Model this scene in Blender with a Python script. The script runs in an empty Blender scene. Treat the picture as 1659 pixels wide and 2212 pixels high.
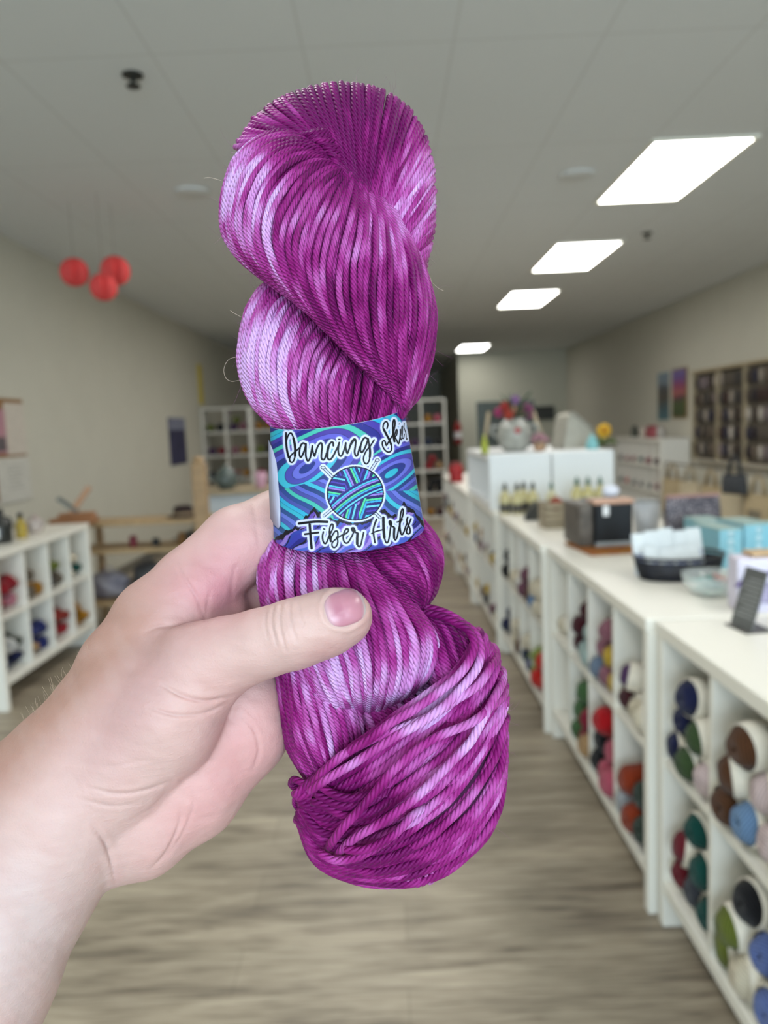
import bpy, math, random
import numpy as np
from mathutils import Vector, Matrix
random.seed(7); rng = np.random.default_rng(11)
SC = bpy.context.scene; COL = SC.collection

# ---------------------------------------------------------------- camera
F = 1660.0; CX, CY = 829.5, 1106.0; CAM_H = 1.42
_y = np.array([(832-CX)/F, (921-CY)/F, 1.0]); _y /= np.linalg.norm(_y)
_r = math.radians(2.4); _d = np.array([math.sin(_r), math.cos(_r), 0.0])
_d -= _y*_d.dot(_y); _d /= np.linalg.norm(_d); _u = -_d
_x = np.cross(_y, _u); _x = -_x if _x[0] < 0 else _x
BAS = np.array([_x, _y, _u])                     # world = BAS @ (right, down, forward)
CPOS = np.array([0.0, 0.0, CAM_H])
cam = bpy.data.cameras.new('camera'); camo = bpy.data.objects.new('camera', cam); COL.objects.link(camo)
cam.sensor_fit = 'VERTICAL'; cam.sensor_height = 36.0; cam.lens = 36.0*F/2212.0
cam.clip_start = 0.02; cam.clip_end = 60
m = Matrix.Identity(4)
for i in range(3):
    m[i][0] = BAS[i][0]; m[i][1] = -BAS[i][1]; m[i][2] = -BAS[i][2]; m[i][3] = CPOS[i]
camo.matrix_world = m
cam.dof.use_dof = True; cam.dof.focus_distance = 0.262; cam.dof.aperture_fstop = 10.5
SC.camera = camo

# ---------------------------------------------------------------- light
w = bpy.data.worlds.new('world'); SC.world = w; w.use_nodes = True
w.node_tree.nodes['Background'].inputs[0].default_value = (0.75, 0.87, 1.0, 1)
w.node_tree.nodes['Background'].inputs[1].default_value = 1.0
def area(name, loc, rot, sx, sy, power, col):
    l = bpy.data.lights.new(name, 'AREA'); l.shape = 'RECTANGLE'; l.size = sx; l.size_y = sy; l.energy = power; l.color = col
    o = bpy.data.objects.new(name, l); o.location = loc; o.rotation_euler = rot; COL.objects.link(o); return o
# daylight through the shop front behind the camera, and a second window bay left of it
wl = area('shop_window_daylight', (0.6, -5.0, 1.6), (math.radians(92), 0, 0), 5.8, 2.2, 365, (0.68, 0.86, 1.0))
CEIL_STRENGTH = 11.0
SC.view_settings.view_transform = 'Standard'; SC.view_settings.look = 'None'
SC.view_settings.exposure = 0.15; SC.view_settings.gamma = 1.0; SC.view_settings.use_curve_mapping = False
SC.cycles.max_bounces = 8; SC.cycles.diffuse_bounces = 5; SC.cycles.use_denoising = True
SC.cycles.sample_clamp_indirect = 6.0

# ---------------------------------------------------------------- helpers
def ray(px, py): return BAS @ np.array([(px-CX)/F, (py-CY)/F, 1.0])
def lin(c):
    if isinstance(c, str): c = [int(c[i:i+2], 16)/255 for i in (0, 2, 4)]
    return tuple((v/12.92 if v <= 0.04045 else ((v+0.055)/1.055)**2.4) for v in c)
MATS = {}
def mat(name, c, rough=0.6, var=0.06, scale=20.0, metal=0.0, bump=0.0, spec=0.4, alpha=1.0, trans=0.0, sheen=0.0, c2=None, stretch=(1, 1, 1), coat=0.0, emit=None):
    """procedural material: principled with noise-driven colour variation and optional noise bump"""
    if name in MATS: return MATS[name]
    m = bpy.data.materials.new(name); m.use_nodes = True; nt = m.node_tree; p = nt.nodes['Principled BSDF']
    c = lin(c); c2l = lin(c2) if c2 else tuple(max(0, v*(1-var*2)) for v in c)
    tc = nt.nodes.new('ShaderNodeTexCoord'); mp = nt.nodes.new('ShaderNodeMapping'); mp.inputs['Scale'].default_value = stretch
    nz = nt.nodes.new('ShaderNodeTexNoise'); nz.inputs['Scale'].default_value = scale; nz.inputs['Detail'].default_value = 4
    rp = nt.nodes.new('ShaderNodeValToRGB'); rp.color_ramp.elements[0].position = 0.35; rp.color_ramp.elements[1].position = 0.65
    rp.color_ramp.elements[0].color = (*c2l, 1); rp.color_ramp.elements[1].color = (*c, 1)
    L = nt.links.new
    L(tc.outputs['Object'], mp.inputs[0]); L(mp.outputs[0], nz.inputs['Vector']); L(nz.outputs['Fac'], rp.inputs[0]); L(rp.outputs[0], p.inputs['Base Color'])
    p.inputs['Roughness'].default_value = rough; p.inputs['Metallic'].default_value = metal; p.inputs['Specular IOR Level'].default_value = spec
    p.inputs['Alpha'].default_value = alpha; p.inputs['Transmission Weight'].default_value = trans
    p.inputs['Sheen Weight'].default_value = sheen; p.inputs['Coat Weight'].default_value = coat
    if bump:
        b = nt.nodes.new('ShaderNodeBump'); b.inputs['Strength'].default_value = bump; b.inputs['Distance'].default_value = 0.004
        L(nz.outputs['Fac'], b.inputs['Height']); L(b.outputs[0], p.inputs['Normal'])
    if emit:
        p.inputs['Emission Color'].default_value = (*lin(emit[0]), 1); p.inputs['Emission Strength'].default_value = emit[1]
    MATS[name] = m; return m

class MB:
    """collects shapes into one mesh"""
    def __init__(s): s.v = []; s.f = []; s.n = 0; s.sm = []; s.mi = []; s.cur = 0
    def add(s, v, f, smooth=False):
        s.v.extend(map(tuple, v)); s.f.extend([tuple(i+s.n for i in q) for q in f]); s.sm.extend([smooth]*len(f)); s.mi.extend([s.cur]*len(f)); s.n += len(v); return s
    def box(s, a, b, M=None, bev=0.0):
        (x0, y0, z0), (x1, y1, z1) = a, b
        if bev <= 0:
            v = [(x, y, z) for z in (z0, z1) for x, y in ((x0, y0), (x1, y0), (x1, y1), (x0, y1))]
            f = [(3, 2, 1, 0), (4, 5, 6, 7), (0, 1, 5, 4), (1, 2, 6, 5), (2, 3, 7, 6), (3, 0, 4, 7)]
        else:
            bm = bev; v = []; f = []
            def ringp(z, i):
                return [(x0+i, y0+bm, z), (x0+bm, y0+i, z), (x1-bm, y0+i, z), (x1-i, y0+bm, z), (x1-i, y1-bm, z), (x1-bm, y1-i, z), (x0+bm, y1-i, z), (x0+i, y1-bm, z)]
            rs = [ringp(z0, bm*0.9), ringp(z0+bm, 0), ringp(z1-bm, 0), ringp(z1, bm*0.9)]
            for r in rs: v += r
            for k in range(3):
                for j in range(8): f.append((k*8+j, k*8+(j+1) % 8, (k+1)*8+(j+1) % 8, (k+1)*8+j))
            f.append(tuple(reversed(range(8)))); f.append(tuple(range(24, 32)))
        if M is not None: v = [tuple(M @ Vector(q)) for q in v]
        return s.add(v, f)
    def lathe(s, prof, c=(0, 0, 0), n=24, M=None, sx=1, sy=1, caps=True):
        v = []; f = []
        for (r, z) in prof:
            for k in range(n):
                a = 2*math.pi*k/n; v.append((c[0]+r*sx*math.cos(a), c[1]+r*sy*math.sin(a), c[2]+z))
        for i in range(len(prof)-1):
            for k in range(n): f.append((i*n+k, i*n+(k+1) % n, (i+1)*n+(k+1) % n, (i+1)*n+k))
        if caps: f.append(tuple(reversed(range(n)))); f.append(tuple(range((len(prof)-1)*n, len(prof)*n)))
        if M is not None: v = [tuple(M @ Vector(q)) for q in v]
        return s.add(v, f, True)
    def tube(s, pts, r, n=8, closed=False):
        P = [Vector(p) for p in pts]; R = r if isinstance(r, (list, tuple)) else [r]*len(P); v = []; f = []
        up = Vector((0, 0, 1)); t0 = (P[1]-P[0]).normalized()
        a = t0.cross(up); a = t0.cross(Vector((1, 0, 0))) if a.length < 0.1 else a; a.normalize()
        N = len(P)
        for i in range(N):
            t = (P[min(i+1, N-1)]-P[max(i-1, 0)]) if not closed else (P[(i+1) % N]-P[i-1])
            t.normalize(); a = (a-t*a.dot(t)).normalized(); b = t.cross(a)
            for k in range(n):
                q = 2*math.pi*k/n; v.append(tuple(P[i]+(a*math.cos(q)+b*math.sin(q))*R[i]))
        for i in range(N-1 if not closed else N):
            j = (i+1) % N
            for k in range(n): f.append((i*n+k, i*n+(k+1) % n, j*n+(k+1) % n, j*n+k))
        if not closed: f.append(tuple(reversed(range(n)))); f.append(tuple(range((N-1)*n, N*n)))
        return s.add(v, f, True)
    def ball(s, c, r, n=16, m=10, sc=(1, 1, 1), M=None):
        prof = [(r*math.sin(math.pi*(i+0.001)/(m+0.002)), -r*math.cos(math.pi*(i+0.001)/(m+0.002))) for i in range(m+1)]
        v = []; f = []
        for (q, z) in prof:
            for k in range(n):
                a = 2*math.pi*k/n; v.append((c[0]+q*sc[0]*math.cos(a), c[1]+q*sc[1]*math.sin(a), c[2]+z*sc[2]))
        for i in range(m):
            for k in range(n): f.append((i*n+k, i*n+(k+1) % n, (i+1)*n+(k+1) % n, (i+1)*n+k))
        if M is not None: v = [tuple(M @ Vector(q)) for q in v]
        return s.add(v, f, True)
    def build(s, name, mats, parent=None, loc=None):
        me = bpy.data.meshes.new(name); me.from_pydata(s.v, [], s.f)
        me.polygons.foreach_set('use_smooth', s.sm); me.polygons.foreach_set('material_index', s.mi)
        for mm in (mats if isinstance(mats, (list, tuple)) else [mats]): me.materials.append(mm)
        me.update(); o = bpy.data.objects.new(name, me); COL.objects.link(o)
        if parent is not None: o.parent = parent
        if loc is not None: o.location = loc
        return o
def np_mesh(name, V, Q, mats, parent=None, smooth=True, cols=None, uvs=None):
    """fast mesh from numpy quads, with optional per-vertex colours and uvs"""
    me = bpy.data.meshes.new(name); nv, nf = len(V), len(Q); k = Q.shape[1]
    me.vertices.add(nv); me.vertices.foreach_set('co', np.ascontiguousarray(V, dtype=np.float32).ravel())
    me.loops.add(nf*k); me.loops.foreach_set('vertex_index', np.ascontiguousarray(Q, dtype=np.int32).ravel())
    me.polygons.add(nf); me.polygons.foreach_set('loop_start', np.arange(0, nf*k, k, dtype=np.int32))
    me.polygons.foreach_set('use_smooth', np.full(nf, smooth))
    for mm in (mats if isinstance(mats, (list, tuple)) else [mats]): me.materials.append(mm)
    me.update(calc_edges=True)
    if cols is not None:
        at = me.color_attributes.new('tint', 'FLOAT_COLOR', 'POINT'); c4 = np.ones((nv, 4), dtype=np.float32); c4[:, :3] = cols
        at.data.foreach_set('color', c4.ravel())
    if uvs is not None:
        ul = me.uv_layers.new(name='uv'); ul.data.foreach_set('uv', np.ascontiguousarray(uvs[Q.ravel()], dtype=np.float32).ravel())
    me.validate(); o = bpy.data.objects.new(name, me); COL.objects.link(o)
    if parent is not None: o.parent = parent
    return o
def tag(o, label, cat, group=None):
    o['label'] = label; o['category'] = cat
    if group: o['group'] = group
    return o
def thing(name, label, cat, loc=(0, 0, 0), rz=0.0, group=None):
    o = bpy.data.objects.new(name, None); o.empty_display_size = 0.05; COL.objects.link(o)
    o.location = loc; o.rotation_euler = (0, 0, rz); return tag(o, label, cat, group)
def struct(o): o['kind'] = 'structure'; return o
def dup(root, loc, rot=None, label=None, group=None, scale=None):
    r = root.copy(); COL.objects.link(r); r.location = loc
    if rot is not None: r.rotation_euler = rot
    if scale is not None: r.scale = scale
    if label: r['label'] = label
    if group: r['group'] = group
    for ch in list(root.children):
        c = ch.copy(); COL.objects.link(c); c.parent = r
        for g in list(ch.children):
            d = g.copy(); COL.objects.link(d); d.parent = c
    return r
R = math.radians
def RotM(x=0, y=0, z=0, loc=(0, 0, 0)):
    return Matrix.Translation(loc) @ Matrix.Rotation(R(z), 4, 'Z') @ Matrix.Rotation(R(y), 4, 'Y') @ Matrix.Rotation(R(x), 4, 'X')
# ---------------------------------------------------------------- room shell
XL, XR, YF, YB, ZC = -2.78, 4.05, -5.2, 23.0, 2.95
M_wall = mat('wall_paint', 'c2bfb1', 0.85, 0.015, 3.0)
M_wall2 = mat('wall_paint_back', 'b4b3a9', 0.85, 0.015, 3.0)
def floor_mat():
    m = bpy.data.materials.new('vinyl_planks'); m.use_nodes = True; nt = m.node_tree; L = nt.links.new; p = nt.nodes['Principled BSDF']
    N = nt.nodes.new
    tc = N('ShaderNodeTexCoord'); br = N('ShaderNodeTexBrick'); br.offset = 0.37; br.inputs['Scale'].default_value = 1.0
    br.inputs['Brick Width'].default_value = 1.22; br.inputs['Row Height'].default_value = 0.18; br.inputs['Mortar Size'].default_value = 0.0016
    br.inputs['Color1'].default_value = (0.84, 0.84, 0.84, 1); br.inputs['Color2'].default_value = (1.08, 1.08, 1.08, 1); br.inputs['Mortar'].default_value = (0.6, 0.6, 0.6, 1)
    L(tc.outputs['Object'], br.inputs['Vector'])
    def nz(scale, st, det=6, dist=0.0):
        mp = N('ShaderNodeMapping'); mp.inputs['Scale'].default_value = st; n = N('ShaderNodeTexNoise'); n.inputs['Scale'].default_value = scale; n.inputs['Detail'].default_value = det
        n.inputs['Distortion'].default_value = dist; L(tc.outputs['Object'], mp.inputs[0]); L(mp.outputs[0], n.inputs['Vector']); return n
    n1 = nz(3.0, (0.9, 7, 1), 8, 0.6); n2 = nz(7.0, (1.1, 18, 1), 6, 0.3); n3 = nz(1.6, (1, 2.2, 1), 3)
    r1 = N('ShaderNodeValToRGB'); e = r1.color_ramp.elements
    e[0].position = 0.37; e[0].color = (*lin('61574b'), 1); e[1].position = 0.64; e[1].color = (*lin('b8ac98'), 1)
    q = e.new(0.5); q.color = (*lin('998d7b'), 1)
    mx = N('ShaderNodeMix'); mx.data_type = 'FLOAT'; mx.inputs[0].default_value = 0.42; L(n1.outputs[0], mx.inputs[2]); L(n2.outputs[0], mx.inputs[3])
    mx2 = N('ShaderNodeMix'); mx2.data_type = 'FLOAT'; mx2.inputs[0].default_value = 0.25; L(mx.outputs[0], mx2.inputs[2]); L(n3.outputs[0], mx2.inputs[3])
    L(mx2.outputs[0], r1.inputs[0])
    mul = N('ShaderNodeMix'); mul.data_type = 'RGBA'; mul.blend_type = 'MULTIPLY'; mul.inputs[0].default_value = 0.75
    L(r1.outputs[0], mul.inputs[6]); L(br.outputs['Color'], mul.inputs[7]); L(mul.outputs[2], p.inputs['Base Color'])
    p.inputs['Roughness'].default_value = 0.45; p.inputs['Specular IOR Level'].default_value = 0.35
    b = N('ShaderNodeBump'); b.inputs['Strength'].default_value = 0.15; b.inputs['Distance'].default_value = 0.002; L(mx.outputs[0], b.inputs['Height']); L(b.outputs[0], p.inputs['Normal'])
    return m
def ceil_mat():
    m = bpy.data.materials.new('ceiling_tile'); m.use_nodes = True; nt = m.node_tree; L = nt.links.new; p = nt.nodes['Principled BSDF']; N = nt.nodes.new
    tc = N('ShaderNodeTexCoord'); sp = N('ShaderNodeSeparateXYZ'); L(tc.outputs['Object'], sp.inputs[0])
    def line(out, off, per, wd):
        a = N('ShaderNodeMath'); a.operation = 'SUBTRACT'; a.inputs[1].default_value = off-100*per; L(out, a.inputs[0])
        b = N('ShaderNodeMath'); b.operation = 'MODULO'; b.inputs[1].default_value = per; L(a.outputs[0], b.inputs[0])
        c = N('ShaderNodeMath'); c.operation = 'LESS_THAN'; c.inputs[1].default_value = wd; L(b.outputs[0], c.inputs[0]); return c
    a = line(sp.outputs[0], 1.555, 0.61, 0.012); b = line(sp.outputs[1], 4.5, 1.22, 0.012)
    mx = N('ShaderNodeMath'); mx.operation = 'MAXIMUM'; L(a.outputs[0], mx.inputs[0]); L(b.outputs[0], mx.inputs[1])
    nz = N('ShaderNodeTexNoise'); nz.inputs['Scale'].default_value = 90; L(tc.outputs['Object'], nz.inputs['Vector'])
    mix = N('ShaderNodeMix'); mix.data_type = 'RGBA'; mix.inputs[6].default_value = (*lin('d5d9da'), 1); mix.inputs[7].default_value = (*lin('cacdcd'), 1)
    L(mx.outputs[0], mix.inputs[0]); L(mix.outputs[2], p.inputs['Base Color']); p.inputs['Roughness'].default_value = 0.9
    bp = N('ShaderNodeBump'); bp.inputs['Strength'].default_value = 0.2; bp.inputs['Distance'].default_value = 0.002; L(nz.outputs[0], bp.inputs['Height']); L(bp.outputs[0], p.inputs['Normal'])
    return m
M_floor = floor_mat(); M_ceil = ceil_mat()
T = 0.12
struct(MB().box((XL-T, YF-T, -T), (XR+T, YB+T, 0)).build('floor', M_floor))
struct(MB().box((XL-T, YF-T, ZC), (XR+T, YB+T, ZC+T)).build('ceiling', M_ceil))
struct(MB().box((XL-T, YF-T, 0), (XL, YB+T, ZC)).build('wall_left', M_wall))
struct(MB().box((XR, YF-T, 0), (XR+T, YB+T, ZC)).build('wall_right', M_wall))
struct(MB().box((XL, YB, 0), (XR, YB+T, ZC)).build('wall_back', M_wall2))
struct(MB().box((1.66, 17.25, 0), (XR, YB, ZC)).build('wall_back_right', mat('wall_paint_light', 'b9b8a8', 0.85, 0.01, 3)))
# shop-front wall behind the camera, with the big window the daylight comes through
fw = MB(); fw.box((XL, YF-T, 0), (-2.4, YF, ZC)).box((3.6, YF-T, 0), (XR, YF, ZC)).box((-2.4, YF-T, 0), (3.6, YF, 0.35)).box((-2.4, YF-T, 2.75), (3.6, YF, ZC))
struct(fw.build('wall_front', M_wall))
fr = MB()
for x in (-2.4, -0.43, 1.57, 3.56): fr.box((x, YF-0.08, 0.35), (x+0.04, YF-0.02, 2.75))
for z in (0.35, 2.71): fr.box((-2.4, YF-0.08, z), (3.6, YF-0.02, z+0.04))
wn = struct(fr.build('window_1', mat('window_frame', 'c8c8c4', 0.4, 0.02)))
bb = mat('baseboard_vinyl', '6f6a60', 0.6, 0.03)
struct(MB().box((XL, YF, 0), (XL+0.012, YB, 0.1)).build('baseboard_left', bb))
struct(MB().box((XR-0.012, YF, 0), (XR, 17.25, 0.1)).build('baseboard_right', bb))
# ceiling lights; left row inferred from lit wall, four unseen panels added as fill
M_diff = mat('light_diffuser', 'fffdf0', 0.5, 0.0, emit=('fffdf8', CEIL_STRENGTH)); M_lf = mat('light_frame', 'e9e7d8', 0.5, 0.01)
for i, (x, y, lab) in enumerate(((1.56, 4.5, 'largest glowing ceiling light panel, nearest of the row'), (1.56, 6.94, 'second glowing ceiling light panel from the front of the row'),
                              (1.56, 9.38, 'third glowing ceiling light panel from the front of the row'), (1.56, 15.48, 'small glowing ceiling light panel at the far end by the back wall'),
                              (1.56, 0.84, 'added unseen ceiling light panel above the near end of the right counter'), (-0.70, 4.5, 'nearest ceiling light panel of the left row, behind the held yarn'), (-0.70, 6.94, 'second ceiling light panel of the left row, behind the held yarn'),
  (-0.70, 9.38, 'third ceiling light panel of the left row, behind the held yarn'), (-0.88, 0.84, 'added unseen ceiling light panel above the held yarn'),
                              (1.56, -2.82, 'added unseen ceiling light panel behind the camera, right one by the shop window'), (-0.88, -2.82, 'added unseen ceiling light panel behind the camera, left one by the shop window'))):
    t = thing('ceiling_light', lab, 'ceiling light', (x, y, ZC), group='recessed ceiling lights')
    f = MB(); W, Hh = 0.605, 1.22
    f.box((0, 0, -0.014), (W, 0.025, 0)).box((0, Hh-0.025, -0.014), (W, Hh, 0)).box((0, 0.025, -0.014), (0.025, Hh-0.025, 0)).box((W-0.025, 0.025, -0.014), (W, Hh-0.025, 0)); f.build('light_frame', M_lf, t)
    MB().box((0.025, 0.025, -0.009), (W-0.025, Hh-0.025, -0.001)).build('diffuser', M_diff, t)
M_dark = mat('dark_metal', '33332f', 0.5, 0.1, metal=0.3)
def sprinkler(x, y, lab):
    t = thing('sprinkler_head', lab, 'sprinkler', (x, y, ZC))
    MB().lathe([(0.045, 0), (0.045, -0.006), (0.028, -0.012)], n=20).build('escutcheon', M_dark, t)
    b = MB(); b.lathe([(0.012, -0.01), (0.012, -0.03), (0.006, -0.034), (0.006, -0.045)], n=10).lathe([(0.03, -0.045), (0.03, -0.05)], n=16); b.build('deflector', M_dark, t)
sprinkler(-1.01, 3.45, 'dark round sprinkler head in the ceiling at upper left')
sprinkler(2.28, 6.72, 'dark round sprinkler head in the ceiling right of the light panels')
for x, lab in ((1.28, 'flat pale round disc in the ceiling beside the nearest light panel'), (-1.16, 'flat pale round disc in the ceiling left of the held yarn')):
    tag(MB().lathe([(0.11, 0), (0.11, -0.008), (0.09, -0.014), (0.02, -0.016)], n=32).build('ceiling_disc', mat('pale_disc', 'cdd0cf', 0.8, 0.02), loc=(x, 5.06, ZC)), lab, 'ceiling disc')
# ---------------------------------------------------------------- cube shelving
M_white = mat('white_laminate', 'e9e6dc', 0.35, 0.01, 4.0, spec=0.4)
M_white_b = mat('white_laminate_cool', 'e4e6e6', 0.4, 0.01, 4.0)
CELL, TI, TO = 0.300, 0.018, 0.038
def cube_shelf(name, label, loc, rz, cols, rows, depth, z0, z1, group=None, cat='shelf unit', legs=True, back=False, thin=False, width=1.29, m=None):
    """cubby unit: local x runs along the front, y goes into the depth"""
    m = m or M_white; t = thing(name, label, cat, loc, rz, group); TOo = 0.022 if thin else TO; W = width
    b = 0.003
    MB().box((0, 0, 0 if legs else z0), (TOo, depth, z1-TOo), bev=b).build('end_panel', m, t)
    MB().box((W-TOo, 0, 0 if legs else z0), (W, depth, z1-TOo), bev=b).build('end_panel', m, t)
    MB().box((0, -0.004, z1-TOo), (W, depth, z1), bev=b).build('top_board', m, t)
    MB().box((TOo, 0.002, z0), (W-TOo, depth, z0+TOo), bev=b).build('base_board', m, t)
    iw = W-2*TOo; cw = (iw-(cols-1)*TI)/cols; ch = (z1-z0-2*TOo-(rows-1)*TI)/rows
    for c in range(1, cols):
        x = TOo+c*cw+(c-1)*TI; MB().box((x, 0.004, z0+TOo), (x+TI, depth-0.002, z1-TOo)).build('divider', m, t)
    for r in range(1, rows):
        z = z0+TOo+r*ch+(r-1)*TI; s = MB()
        for c in range(cols):
            x = TOo+c*(cw+TI); s.box((x, 0.006, z), (x+cw, depth-0.002, z+TI))
        s.build('middle_shelf', m, t)
    if back: MB().box((TOo, depth-0.008, z0+TOo), (W-TOo, depth-0.002, z1-TOo)).build('back_panel', m, t)
    def cell(c, r, u=0.5, d=0.15, h=0.0):
        p = Vector((TOo+c*(cw+TI)+u*cw, d, z0+TOo+r*(ch+TI)+h)); return Matrix.Translation(loc) @ Matrix.Rotation(rz, 4, 'Z') @ p
    return t, cell, cw, ch
# right hand counter: two rows of units back to back
ZT = 0.865
ORD = ['nearest', 'second', 'third', 'fourth', 'fifth', 'farthest']
RC = []
for i, (x, y1) in enumerate(((0.715, 2.04), (0.695, 3.35), (0.67, 4.66), (0.645, 5.97), (0.625, 7.28), (0.62, 8.59))):
    lab = ['nearest white cubby unit of the long right counter, big yarn balls inside', 'second white cubby unit of the right counter, under the black basket end',
           'third white cubby unit along the right counter, under the soap bottles', 'fourth white cubby unit along the right counter, under the raised cubes',
           'fifth white cubby unit along the right counter towards the back', 'farthest white cubby unit of the right counter'][i]
    RC.append(cube_shelf('cube_shelf', lab, (x, y1, 0), R(-90), 4, 2, 0.385, 0.10, ZT, 'white cubby units of the right counter') )
    cube_shelf('cube_shelf', lab.split(',')[0].replace('of the long right counter', 'of the right counter\'s rear row')+', behind the aisle row', (x+0.39, y1, 0), R(-90), 4, 2, 0.385, 0.10, ZT, 'rear row of white cubby units', back=True)
# raised cubes on the counter, their end panels face the camera
UP = []
for i, (x, lab) in enumerate(((0.64, 'raised white cube shelf on the counter, left one whose plain end faces forward'), (1.035, 'raised white cube shelf on the counter, right one whose plain end faces forward'))):
    UP.append(cube_shelf('raised_cube_shelf', lab, (x, 6.10, 0), R(-90), 4, 1, 0.385, ZT+0.001, 1.215, 'raised cubes on the counter', legs=False, m=M_white_b))
# left unit
LS = cube_shelf('cube_shelf', 'white cubby unit against the left wall, jug and bottle on top', (-2.06, 3.93, 0), R(90), 4, 2, 0.39, 0.13, 0.85)
# shelving wall across the back
BS = []
for i in range(5):
    lab = ['tall white open cube shelf at the back, leftmost against the left wall', 'tall white open cube shelf at the back, second from the left wall', 'tall white open cube shelf at the back, middle of five',
           'tall white open cube shelf at the back, second from the right', 'tall white open cube shelf at the back, rightmost next to the counter end'][i]
    BS.append(cube_shelf('tall_cube_shelf', lab, (-2.76+i*0.735, 11.6, 0), 0, 2, 5, 0.39, 0.0, 1.80, 'tall white cube shelves at the back', thin=True, width=0.73, cat='shelf unit'))
# cabinet by the right wall
CB = cube_shelf('wall_cube_shelf', 'white cubby unit by the right wall, end panel towards the camera', (3.60, 12.1, 0), R(-90), 6, 3, 0.40, 0.0, 1.10, width=1.95)

# ---------------------------------------------------------------- yarn
def yarn_mat(name, col):
    if 'y_'+name in MATS: return MATS['y_'+name]
    m = bpy.data.materials.new('yarn_'+name); m.use_nodes = True; nt = m.node_tree; L = nt.links.new; N = nt.nodes.new; p = nt.nodes['Principled BSDF']
    tc = N('ShaderNodeTexCoord'); wv = N('ShaderNodeTexWave'); wv.inputs['Scale'].default_value = 60; wv.inputs['Distortion'].default_value = 3; wv.bands_direction = 'DIAGONAL'
    L(tc.outputs['Object'], wv.inputs['Vector']); rp = N('ShaderNodeValToRGB'); c = lin(col)
    rp.color_ramp.elements[0].color = (*[v*0.55 for v in c], 1); rp.color_ramp.elements[1].color = (*c, 1); L(wv.outputs['Fac'], rp.inputs[0]); L(rp.outputs[0], p.inputs['Base Color'])
    bp = N('ShaderNodeBump'); bp.inputs['Strength'].default_value = 0.6; bp.inputs['Distance'].default_value = 0.003; L(wv.outputs['Fac'], bp.inputs['Height']); L(bp.outputs[0], p.inputs['Normal'])
    p.inputs['Roughness'].default_value = 0.9; p.inputs['Specular IOR Level'].default_value = 0.15; p.inputs['Sheen Weight'].default_value = 0.15
    MATS['y_'+name] = m; return m
YC = dict(navy='1b2148', forest_green='3d5230', dark_teal='0c4a44', dark_red='6e1524', charcoal='3b3f48', brown='55351f', pale_pink='d8c3c4', dusty_blue='6d8db3', olive_green='66702a',
          periwinkle_blue='6478b4', cream='ddd2ba', maroon='45141f', pale_aqua='a9c0be', crimson='86132f', green='45693f', dusty_rose='94606f', blue_grey='71839a', yellow='c2a132', bright_red='b3131c',
          black='17171b', salmon_pink='b9566a', rust_orange='8f3517', dark_green='2c3a30', light_grey='a9adb3', mauve='7a4f60', tan='b08d63', scarlet='c0261d', lime_green='8a9b4b', white='d5d3cf',
          mustard='a87418', grey_brown='6f6355', royal_blue='2c3470', brick_red='8a2c22', red='9b1f2a', pink='c27e8c', purple='4c2a59', dark_blue='1c2c4b')
BALLS = {}
M_band = mat('paper_band', 'ded8ca', 0.7, 0.03, 60); M_band2 = mat('paper_band_print', 'c9c4b8', 0.7, 0.1, 90)
def ball_root(col, banded, sm, loc, label, cat, group):
    key = (col, banded, sm); nm = col.replace('_', ' ')
    if key in BALLS: return dup(BALLS[key], loc, label=label, group=group)
    t = thing('yarn_ball', label, cat, loc, 0, group)
    s = MB(); n, mm = 20, 14; r = 0.0455; v = []; f = []
    for i in range(mm+1):                       # barrel with sunken, swirled ends
        a = math.pi*i/mm; rad = r*math.sin(a)**0.66 if 0 < i < mm else 0.004; x = -0.062*math.cos(a)
        if i in (0, mm): x *= 0.86
        for k in range(n):
            q = 2*math.pi*k/n+0.5*math.cos(a); rr = rad*(1+0.05*math.sin(3*q+5*a)); v.append((x, rr*math.cos(q), rr*math.sin(q)))
    for i in range(mm):
        for k in range(n): f.append((i*n+k, (i+1)*n+k, (i+1)*n+(k+1) % n, i*n+(k+1) % n))
    s.add(v, f, True); s.build('yarn', yarn_mat(col, YC[col]), t)
    if banded:
        b = MB(); M2 = RotM(y=90)
        b.lathe([(0.0435, -0.036), (0.0462, -0.035), (0.0478, -0.006), (0.0462, 0.022), (0.0440, 0.024)], n=24, M=M2, caps=False); b.build('paper_band', M_band, t)
    BALLS[key] = t; return t
def put(colr, loc, rz, label, group, banded=True, tilt=0.0, sc=1.0, roll=0.0):
    o = ball_root(colr, banded, 0, loc, label, 'yarn', group); o.location = loc; o.rotation_euler = (roll, tilt, rz); o.scale = (sc, sc, sc); return o
POSW = ['bottom left', 'bottom middle', 'bottom right', 'middle left', 'middle right', 'top']
SPOT = [(0.19, 0.043), (0.50, 0.043), (0.80, 0.043), (0.33, 0.118), (0.67, 0.118), (0.49, 0.19)]
def fill(unit, c, r, cols, where, rz, banded=True, sc=1.0, d0=0.055, spots=None):
    t, cell, cw, ch = unit; rr = random.Random(hash_s(where)+c*7+r)
    for i, col in enumerate(cols):
        if col is None: continue
        u, h = (spots or SPOT)[i]; loc = cell(c, r, u, d0+rr.uniform(-0.012, 0.02), h*sc*1.07+0.006)
        band = 'banded ' if banded else ''
        put(col, loc, rz+rr.uniform(-0.34, 0.34), '%s%s yarn ball, %s of pile in %s' % (band, col.replace('_', ' '), POSW[i], where), 'yarn balls in '+where, banded, sc=sc, roll=rr.uniform(0, 3), tilt=rr.uniform(-0.12, 0.2))
def hash_s(s): return sum(ord(ch)*(i+1) for i, ch in enumerate(s)) % 9973
u0, u1, u2, u3, u4, u5 = RC
fill(u0, 0, 1, ['navy', 'forest_green', 'pale_pink', 'navy', 'forest_green', 'navy'], 'top far cubby, nearest counter unit', 0, sc=1.05)
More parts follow.
